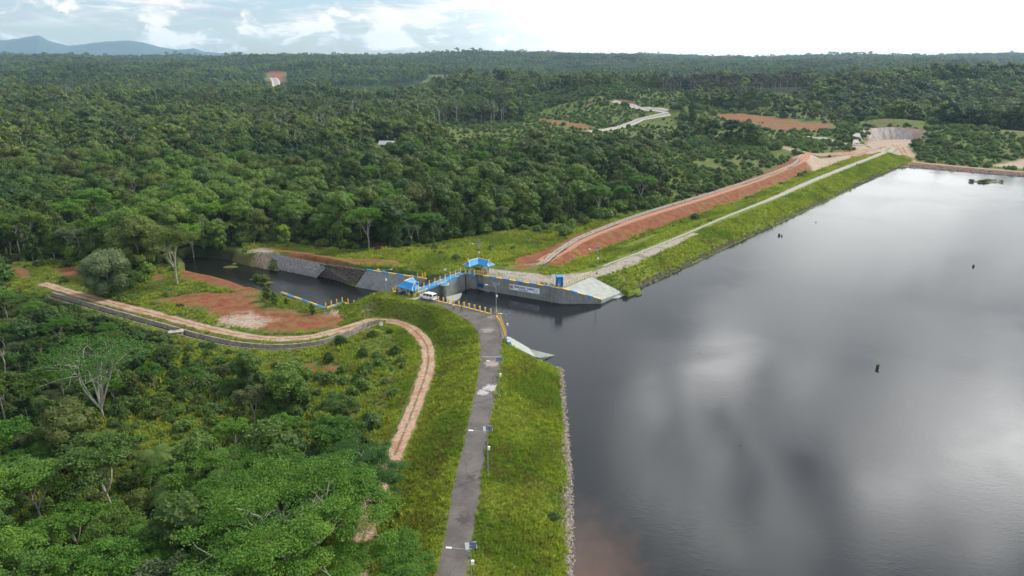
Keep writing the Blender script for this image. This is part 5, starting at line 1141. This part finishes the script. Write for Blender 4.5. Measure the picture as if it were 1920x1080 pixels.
for px, pb, pt, z, kw in [
    (884, 1098, 1027, 4, dict(label='nearest solar street lamp, beside the dam road at the bottom of the picture', paz=.2, arm=2.1)),
    (915, 893, 807, 3.9, dict(label='second nearest solar street lamp, beside the long straight of the dam road', paz=.15, arm=2.0)),
    (936.5, 745, 677, 3.9, dict(label='solar street lamp by the white paint splash on the dam road', arm=1.6)),
    (950, 641, 588, 3.9, dict(label='thin solar street lamp beside the curved yellow railing', arm=.9)),
    (930.5, 589, 534, 4, dict(label='solar street lamp with a thick green foot at the corner of the road railing', arm=1.9, panel=.9)),
    (724.5, 556, 505, 4, dict(label='twin armed street lamp on the grass knoll left of the near blue shelter', arm=1.3, double=True)),
    (1119, 513, 467, 4, dict(label='solar street lamp at the top corner of the pale concrete slope', arm=1.9)),
    (898, 500, 457, 3, dict(label='solar street lamp rising behind the far blue shelter', arm=1.4))]:
    loc, h = lamp_h(px, pb, pt, z); lp = make_lamp(loc, 0, h, **kw)
    if 'green foot' in kw['label']:
        m = MB(); m.tube([(0, 0, -.1), (0, 0, 1.5)], .16, 10); mm = mat('foot_green', (.25, .42, .22), .6); m.build('painted_foot', mm, lp)

# ============================================================ white car
def make_car():
    f, r_ = A3(790.5, 561, 4.03), A3(807.5, 564.8, 4.03); ang = math.atan2(f[1]-r_[1], f[0]-r_[0]); cx_, cy_ = (f[0]+r_[0])/2-math.sin(ang)*(-.8), (f[1]+r_[1])/2+math.cos(ang)*(-.8)
    c = thing('parked_car', 'white people carrier parked by the near blue shelter on the dam road', 'car', (cx_, cy_, 4.08), ang)
    # body: cross sections along the length (x forward), full width low, tumblehome above the belt line
    sec = [(-2.08, .50, .95, 1.00, .80, .72), (-2.05, .42, 1.00, 1.62, .82, .62), (-1.6, .30, 1.02, 1.70, .84, .66), (-.6, .28, 1.02, 1.74, .85, .67), (.35, .28, 1.02, 1.70, .85, .66), (.95, .28, 1.02, 1.45, .85, .66), (1.38, .30, 1.02, 1.08, .84, .72), (1.85, .32, .92, .96, .80, .66), (2.1, .42, .72, .76, .70, .55)]
    V = []; 
    for x, z0, zb, zt, w0, w1 in sec:
        V += [(x, -w0*.96, z0), (x, -w0, (z0+zb)/2), (x, -w0*.98, zb), (x, -w1, zt-.05), (x, -w1*.8, zt), (x, w1*.8, zt), (x, w1, zt-.05), (x, w0*.98, zb), (x, w0, (z0+zb)/2), (x, w0*.96, z0)]
    n = len(sec); Fs = [(i*10+k, i*10+(k+1) % 10, (i+1)*10+(k+1) % 10, (i+1)*10+k) for i in range(n-1) for k in range(10)]+[tuple(range(10)), tuple(range(10*(n-1)+9, 10*(n-1)-1, -1))]
    b = MB(); b.add(V, Fs); b.build('body', M['car_white'], c, smoothf=False, bevel=.03)
    for s in (-1, 1):
        g = MB()
        for x0, x1, t0, t1 in ((-1.75, -.95, 1.60, 1.62), (-.88, -.02, 1.62, 1.60), (.05, 1.05, 1.60, 1.30)):
            g.add([(x0, s*.852, 1.08), (x1, s*.852, 1.08), (x1-.06, s*.70, t1), (x0+.04, s*.70, t0), (x0, s*.80, 1.08), (x1, s*.80, 1.08), (x1-.06, s*.63, t1), (x0+.04, s*.63, t0)], [(0, 1, 2, 3), (7, 6, 5, 4), (0, 1, 5, 4), (1, 2, 6, 5), (2, 3, 7, 6), (3, 0, 4, 7)])
        g.build('side_window', M['glass_dark'], c)
    g = MB(); g.add([(1.40, -.68, 1.10), (1.40, .68, 1.10), (.98, .60, 1.46), (.98, -.60, 1.46)], [(0, 1, 2, 3)]); g.build('windscreen', M['glass_dark'], c)
    g = MB(); g.add([(-2.10, -.64, 1.08), (-2.10, .64, 1.08), (-2.075, .56, 1.52), (-2.075, -.56, 1.52)], [(0, 1, 2, 3)]); g.build('rear_window', M['glass_dark'], c)
    g = MB(); g.box((-2.08, 0, 1.66), (.26, 1.1, .04)); g.build('roof_spoiler', M['car_white'], c)
    g = MB(); g.box((-2.11, 0, .42), (.14, 1.55, .26)); g.build('bumper', M['car_white'], c, bevel=.03)
    g = MB(); g.box((2.06, 0, .42), (.14, 1.4, .26)); g.build('bumper', M['car_white'], c, bevel=.03)
    g = MB(); g.box((-2.12, 0, .78), (.03, .5, .13)); g.build('number_plate', M['black'], c)
    for s in (-1, 1):
        g = MB(); g.box((-2.08, s*.70, .92), (.08, .14, .34)); g.build('tail_light', M['red_lamp'], c)
        g = MB(); g.box((2.0, s*.58, .74), (.2, .26, .14)); g.build('headlight', M['glass_dark'], c)
        g = MB(); g.box((1.0, s*.92, 1.06), (.16, .14, .14)); g.build('mirror', M['car_white'], c)
        for x in (-1.32, 1.36):
            g = MB(); g.tube([(x, s*.70, .31), (x, s*.87, .31)], .32, 20); wh = g.build('wheel', M['rubber'], c)
            g = MB(); g.tube([(x, s*.86, .31), (x, s*.885, .31)], .19, 12); g.build('rim', M['steel'], wh)
make_car()

# ============================================================ people, motorcycle
def make_person(loc, rz, shirt, label, stride=.16, arm=.1, scale=1.0):
    J = {}; ed = []; V = []; Rr = []
    def v(p, r): V.append(p); Rr.append(r); return len(V)-1
    pel = v((0, 0, .95), .13); bel = v((0, 0, 1.08), .125); ch = v((0, 0, 1.32), .145); nk = v((0, 0, 1.48), .06); hd = v((0, .01, 1.60), .095); tp = v((0, .0, 1.70), .075); ed += [(pel, bel), (bel, ch), (ch, nk), (nk, hd), (hd, tp)]
    for s in (-1, 1):
        hp = v((s*.10, 0, .90), .095); kn = v((s*.11, s*stride*.6+.02, .50), .062); an = v((s*.11, s*stride-.02, .09), .042); ft = v((s*.12, s*stride+.16, .045), .038); ed += [(pel, hp), (hp, kn), (kn, an), (an, ft)]
        sh = v((s*.19, 0, 1.40), .06); el = v((s*.27, -.03+arm*.3, 1.13), .042); wr = v((s*.25, .10+arm, .92+arm*.8), .028); pm = v((s*.25, .12+arm, .85+arm*.8), .030); ed += [(ch, sh), (sh, el), (el, wr), (wr, pm)]
        for k in range(5):
            L = (.055, .075, .08, .074, .06)[k]; o = (-.035, -.02, 0, .018, .034)[k]
            a = v((s*.25+(s*-.02 if k == 0 else 0), .125+arm+o, .815+arm*.8+(.03 if k == 0 else 0)), .010); b = v((s*.25+(s*-.03 if k == 0 else -s*.01), .135+arm+o*1.2, .815+arm*.8-L+(.03 if k == 0 else 0)), .008); ed += [(pm, a), (a, b)]
    r = thing('person', label, 'person', loc, rz); r.scale = (scale,)*3
    me = bpy.data.meshes.new('body'); me.from_pydata(V, ed, []); o = obj('body', me, r)
    for m_ in ('skin', shirt, 'trousers'): me.materials.append(M[m_])
    sk = o.modifiers.new('skin', 'SKIN'); sk.use_smooth_shade = True
    for i, d in enumerate(me.skin_vertices[0].data): d.radius = (Rr[i], Rr[i]); d.use_root = (i == 0)
    ss_ = o.modifiers.new('sub', 'SUBSURF'); ss_.levels = ss_.render_levels = 1
    bpy.context.view_layer.update(); ev = o.evaluated_get(bpy.context.evaluated_depsgraph_get()); m2 = bpy.data.meshes.new_from_object(ev); o.modifiers.clear(); o.data = m2
    for p in m2.polygons:
        z = p.center.z; x = abs(p.center.x); p.material_index = 2 if z < .96 and x < .2 else (1 if z < 1.47 and (x < .24 or z > 1.2) else 0)
    hb = MB(); hb.ball((0, -.02, 1.67), (.105, .115, .10), 12, 8); hb.build('hair', M['hair'], r, smoothf=True)
    fb = MB(); fb.box((0, .115, 1.62), (.025, .03, .045)); fb.box((-.035, .10, 1.645), (.022, .015, .012)); fb.box((.035, .10, 1.645), (.022, .015, .012)); fb.box((0, .10, 1.575), (.05, .015, .012)); fb.build('face', M['skin'], r)
    return r
make_person(A3(850.3, 581.5, 4.06), 2.6, 'shirt_white', 'person in a white shirt and dark trousers walking on the road by the railing')
make_person(A3(865.4, 585, 4.06), 2.2, 'shirt_dark', 'person all in dark clothes walking on the road by the railing', .24, .16)
make_person(A3(744.4, 551.5, 4.0), .8, 'shirt_dark', 'person in dark clothes standing left of the near blue shelter', .05)
make_person(A3(764, 549.5, 4.12), 2.0, 'shirt_dark', 'person in dark clothes under the near blue shelter roof', .08, .1)
def make_bike(loc, rz, label):
    r = thing('motorcycle', label, 'motorcycle', loc, rz)
    for x in (-.6, .62):
        m = MB(); n = 18; pts = [(x+.27*math.cos(2*math.pi*k/n), 0, .3+.27*math.sin(2*math.pi*k/n)) for k in range(n+1)]; m.tube(pts, .045, 6, cap=False); wh = m.build('wheel', M['rubber'], r)
        m = MB(); m.tube([(x, -.04, .3), (x, .04, .3)], .06, 8)
        for k in range(6): m.tube([(x, 0, .3), (x+.26*math.cos(k*1.047), 0, .3+.26*math.sin(k*1.047))], .008, 4)
        m.build('rim', M['steel'], wh)
    m = MB(); m.tube([(-.6, 0, .3), (-.2, 0, .45), (.3, 0, .5), (.48, 0, .85), (.62, 0, .3)], .035, 6); m.box((-.05, 0, .42), (.45, .22, .26)); m.build('frame', M['black'], r)
    m = MB(); m.box((-.3, 0, .76), (.75, .24, .12), top=.8); m.build('seat', M['black'], r, bevel=.03)
    m = MB(); m.box((.30, 0, .62), (.25, .34, .55), tilt=(0, -.3, 0), top=.7); m.build('fairing', M['blue_dark'], r, bevel=.03)
    m = MB(); m.tube([(.42, -.32, 1.0), (.48, 0, .92), (.42, .32, 1.0)], .02, 6); m.build('handlebar', M['steel'], r)
    m = MB(); m.ball((.55, 0, .86), .08); m.build('headlight', M['white'], r)
make_bike(A3(753, 553.5, 4.12), 2.6, 'dark motorcycle parked left of the front column of the near blue shelter'); make_bike(A3(757.5, 551.5, 4.12), 2.4, 'dark motorcycle parked just under the edge of the near blue shelter roof')

# ============================================================ blue cabin, signs, gauge
cb = A3(1048.5, 536.5, 4); r = thing('blue_cabin', 'bright blue instrument cabin standing at the end of the weir wall', 'cabin', cb, .25)
m = MB(); m.box((0, 0, 1.25), (1.55, 1.4, 2.5)); m.build('cabin_wall', M['blue_dark'], r, bevel=.04)
m = MB()
for k in range(7): m.box((-.66+.22*k, -.71, 1.25), (.05, .03, 2.4))
for k in range(6): m.box((.785, -.55+.22*k, 1.25), (.03, .05, 2.4))
m.build('ribbing', M['blue_rail'], r)
m = MB(); m.box((0, 0, 2.56), (1.8, 1.6, .1)); m.box((0, 0, 2.66), (1.6, 1.4, .1), top=.9); m.build('roof', M['blue'], r)
m = MB(); m.box((-.2, -.735, 1.15), (.75, .03, 1.9)); d = m.build('door', M['blue'], r); m = MB(); m.tube([(.1, -.77, 1.1), (.1, -.77, 1.3)], .025, 6); m.build('handle', M['steel'], d)
m = MB(); m.tube([(-.6, .5, 2.6), (-.62, .5, 3.3), (-.4, .5, 3.5), (-.15, .5, 3.45)], .03, 6); m.build('antenna', M['white'], r)
m = MB(); m.box((0, 0, -.02), (2.1, 1.9, .2)); m.build('plinth', M['concrete'], r)
def sign(px, py, z, h, w_, bh, label, rz=0, mt='white'):
    p = A3(px, py, z); r = thing('sign_board', label, 'sign', p, rz); m = MB(); m.tube([(0, 0, -.2), (0, 0, h)], .045, 8); m.build('post', M['steel'], r)
    m = MB(); m.box((0, -.06, h-bh/2+.1), (w_, .04, bh)); m.build('board', M[mt], r, bevel=.01); return r
sign(1037, 537, 4, 3.1, .95, .75, 'small white board on a post at the wall beside the blue cabin', .2); sign(835, 517, 2.2, 2.0, .75, .6, 'tiny white sign on a post in the grass behind the footbridge')
sign(715.5, 619, .5, 1.9, .75, .95, 'white sign on a grey post beside the end of the concrete canal', .2)
gp = A3(1035, 540.5, 4); r = thing('water_gauge', 'thin pipe with a blue hoop hanging down the weir wall below the blue cabin', 'water gauge', (gp[0], gp[1]-.15, 0)); m = MB(); m.tube([(0, 0, -1), (0, 0, 3.9)], .05, 6); m.build('pipe', M['steel'], r)
m = MB(); m.tube([(.3+.55*math.cos(a), -.35, 3.6+.5*math.sin(a)) for a in np.linspace(math.pi, 2*math.pi, 9)], .05, 6); m.tube([(-.25, 0, 4.0), (-.25, -.35, 3.6)], .04, 6); m.tube([(.85, 0, 4.0), (.85, -.35, 3.6)], .04, 6); m.build('hoop', M['blue_rail'], r)

# ============================================================ things on the lake
def stump(px, py, s, label, plant=False):
    x, y = at(px, py, 0); r = thing('tree_stump', label, 'stump', (x, y, 0), random.random()*3); m = MB(); m.tube([(0, 0, -1), (.02*s, 0, .2*s), (.06*s, .03, .55*s)], [.34*s, .28*s, .2*s], 9); m.tube([(.1*s, 0, .1*s), (.45*s, .1*s, .45*s)], [.12*s, .05*s], 6); m.build('wood', M['black'], r)
    if plant: L = Leafy(); L.cards((0, 0, .55*s), (.36*s, .36*s, .3*s), 90, .3, .5, .4, .5, (.3, 1.1)); obj('plant', L.crown('plant', M['leaf_light']), r)
stump(1645, 691, 1.0, 'stump with a green tuft in the open lake', True); stump(1461, 442, 1.3, 'dark double stump near the long dam'); stump(1465.5, 443, .9, 'smaller stump touching the dark double one near the long dam'); stump(1825, 500, 1.1, 'small dark stump at the right side of the lake'); stump(1530, 417, .6, 'tiny snag between the long dam and the open water'); stump(1388, 836, .25, 'tiny dark twig in the near part of the lake')
x, y = at(1850, 341, 0); r = thing('reed_islet', 'low grassy islet off the far shore', 'islet', (x, y, 0)); m = MB(); m.ball((0, 0, -.2), (9, 3.2, .7), 18, 6); m.build('bank', M['bark'], r)
L = Leafy()
for k in range(16): L.cards((random.uniform(-7.5, 7.5), random.uniform(-2, 2), .5), (1.3, 1.0, .7), 60, .6, .5, .4, .5, (.3, 1.1))
obj('reeds', L.crown('reeds', M['leaf_light']), r)

# ============================================================ excavator, house, poles, quarry face
x, y = at(1366, 250, 3); r = thing('excavator', 'small orange excavator with raised arm in the far red clearing', 'excavator', (x, y, h1(x, y)), .6); r.scale = (1.15,)*3
for s in (-1, 1): m = MB(); m.prism([(-1.8, .1), (1.8, .1), (2.1, .5), (1.8, .9), (-1.8, .9), (-2.1, .5)], 'y', s*1.2-.3, s*1.2+.3); m.build('track', M['black'], r)
m = MB(); m.box((-.5, 0, 1.5), (2.8, 2.3, .9)); m.build('engine_body', M['orange'], r, bevel=.05); m = MB(); m.box((.5, .7, 2.3), (1.3, .95, 1.5), top=.85); cabn = m.build('cab', M['orange'], r, bevel=.05); m = MB(); m.box((.62, .7, 2.5), (1.2, 1.0, .8), top=.9); m.build('window', M['glass_dark'], cabn)
m = MB(); m.tube([(.8, -.3, 1.7), (2.4, -.3, 4.3), (4.4, -.3, 5.3)], [.3, .3, .22], 6); bm_ = m.build('boom', M['orange'], r); m = MB(); m.tube([(4.4, -.3, 5.3), (5.3, -.3, 3.0)], [.2, .15], 6); m.build('stick', M['orange'], bm_); m = MB(); m.prism([(4.9, 3.0), (5.6, 3.1), (5.5, 2.2), (4.7, 2.1)], 'y', -.8, .2); m.build('bucket', M['black'], bm_)
x, y = at(735, 279, 0); r = thing('long_house', 'long low house with a grey sheet roof in the forest clearing', 'house', (x, y, h1(x, y)), -.05)
m = MB(); m.box((0, 0, 1.4), (15, 6, 2.8)); m.build('wall', M['concrete_old'], r); m = MB(); m.prism([(-4.0, 2.7), (4.0, 2.7), (0, 4.9)], 'x', -8.6, 8.6); m.build('roof', M['roof_sheet'], r)
for k in range(5):
    if k == 2: m = MB(); m.box((0, -3.02, 1.05), (1.0, .08, 2.1)); m.build('door', M['bark'], r)
    else: m = MB(); m.box((-6+3*k, -3.02, 1.6), (1.3, .08, 1.1)); m.build('window', M['glass_dark'], r)
for px, pb, pt, z, lab in [(1161, 236, 212, 3, 'utility pole beside the far road bend'), (922, 264, 236, 1, 'utility pole in the clearing left of the far road'), (1188, 217, 198, 4, 'utility pole on the slope above the far road'), (811, 150, 134, 14, 'tall mast far off near the bright meadow'), (742, 285, 258, 1, 'utility pole standing beside the long low house')]:
    x, y = at(px, pb, z); gz = h1(x, y); hh = max(6, (pb-pt)/F*math.hypot(y, CZ)*1.05); r = thing('utility_pole', lab, 'utility pole', (x, y, gz)); m = MB(); m.tube([(0, 0, -.5), (0, 0, hh)], [.2, .13], 8); m.build('pole', M['bark_pale'], r)
    m = MB(); m.box((0, 0, hh-.6), (2.0, .14, .14)); m.build('crossarm', M['bark_pale'], r)
q0 = ats([(1613, 274), (1626, 267), (1645, 263), (1675, 261), (1705, 261), (1728, 264), (1744, 270)], 2); qa = resample(smooth(q0, 6), 1.2); n = len(qa); Vq = []; nr = 14
tt = np.linspace(0, 1, n); hq = 10.0*np.sin(np.pi*np.clip(tt*.94+.03, 0, 1))**.45; cxq, cyq = qa[:, 0].mean(), qa[:, 1].mean()-10
dn = np.stack([qa[:, 0]-cxq, qa[:, 1]-cyq], 1); dn /= np.linalg.norm(dn, axis=1)[:, None]
for j in range(nr):
    t = j/(nr-1); back = -2+t*6.5+fbm(tt*40, tt*0+t*.7, 3, 3)*3.4+fbm(tt*110, tt*0+t*1.5+40, 2, 3)*1.8; back = back+(4 if j == nr-1 else 0); Vq.append(np.c_[qa+dn*back[:, None], 1.0+hq*t*1.02-(1.5 if j == nr-1 else 0)])
qd = (np.arange(nr-1)[:, None]*n+np.arange(n-1)[None]).ravel(); qm = bpy.data.materials.new('quarry'); qm.use_nodes = True; N = NT(qm.node_tree); pos = N.n('ShaderNodeNewGeometry').outputs['Position']
mp = N.n('ShaderNodeMapping', {0: pos, 3: (1, 1, .18)}).outputs[0]; c = N.mix(N.ss(N.noise(mp, .35, 6, .65), .35, .65), (.30, .27, .255), (.47, .43, .41)); c = N.mix(N.math('MULTIPLY', N.ss(N.noise(mp, .12, 4), .5, .62), .6), c, (.48, .26, .16)); c = N.mix(N.math('MULTIPLY', N.ss(N.noise(mp, .9, 5, .7), .54, .66), .6), c, (.16, .15, .15))
s = N.n('ShaderNodeBsdfPrincipled', {'Base Color': c, 'Roughness': .95}); N.link(N.n('ShaderNodeBump', {'Height': N.noise(mp, .8, 5), 'Strength': .8, 'Distance': .6}).outputs[0], s.inputs['Normal']); N.link(s.outputs[0], N.n('ShaderNodeOutputMaterial').inputs[0])
tag(obj('quarry_face', np_mesh('quarry_face', np.concatenate(Vq), np.stack([qd, qd+1, qd+n+1, qd+n], 1), qm)), kind='structure')

# ============================================================ mountains on the horizon and the air between
DM = 8200.0; prof = [(-900, 99), (-600, 92), (-400, 84), (-250, 90), (-120, 86), (0, 84), (40, 81), (58, 77), (82, 74), (96, 83), (130, 92), (160, 90), (200, 85), (245, 84), (290, 90), (330, 98), (352, 98), (366, 96), (386, 101), (425, 103), (441, 100), (460, 104), (520, 108)]
xs = np.arange(-900, 520, 4.0); ys = np.interp(xs, [p[0] for p in prof], [p[1] for p in prof])+fbm(xs, xs*0, 30, 4)*5-2; X0 = (xs-960)/F*DM*math.cos(PITCH); Hm = 59+(109-ys)*1.15*math.cos(PITCH)**2/F*DM; Vm = []; rows = 13
for j in range(rows):
    t = (j-6)/6; Vm.append(np.stack([X0*(1+t*.10), np.full(len(xs), DM*(1+t*.12)), -120+(Hm+120)*np.clip(1-np.abs(t)**1.3, 0, 1)+fbm(X0, X0*0+j*300, 500, 4)*110*(1-abs(t))*abs(t)*2], 1))
n = len(xs); qd = (np.arange(rows-1)[:, None]*n+np.arange(n-1)[None]).ravel(); tag(obj('mountains', np_mesh('mountains', np.concatenate(Vm), np.stack([qd, qd+1, qd+n+1, qd+n], 1), mat('mountain', (.030, .065, .075), .95, .25, .004), smoothf=True)), kind='structure')
hz = bpy.data.materials.new('haze'); hz.use_nodes = True; N = NT(hz.node_tree); N.link(N.n('ShaderNodeVolumePrincipled', {'Color': (.50, .76, 1.0), 'Density': 7.0e-5, 'Anisotropy': .2}).outputs[0], N.n('ShaderNodeOutputMaterial').inputs['Volume'])
m = MB(); m.box((0, 4450, 105), (24000, 10500, 450)); tag(m.build('haze', hz), 'thin pale haze lying over the forest and the lake', 'haze', kind='stuff')
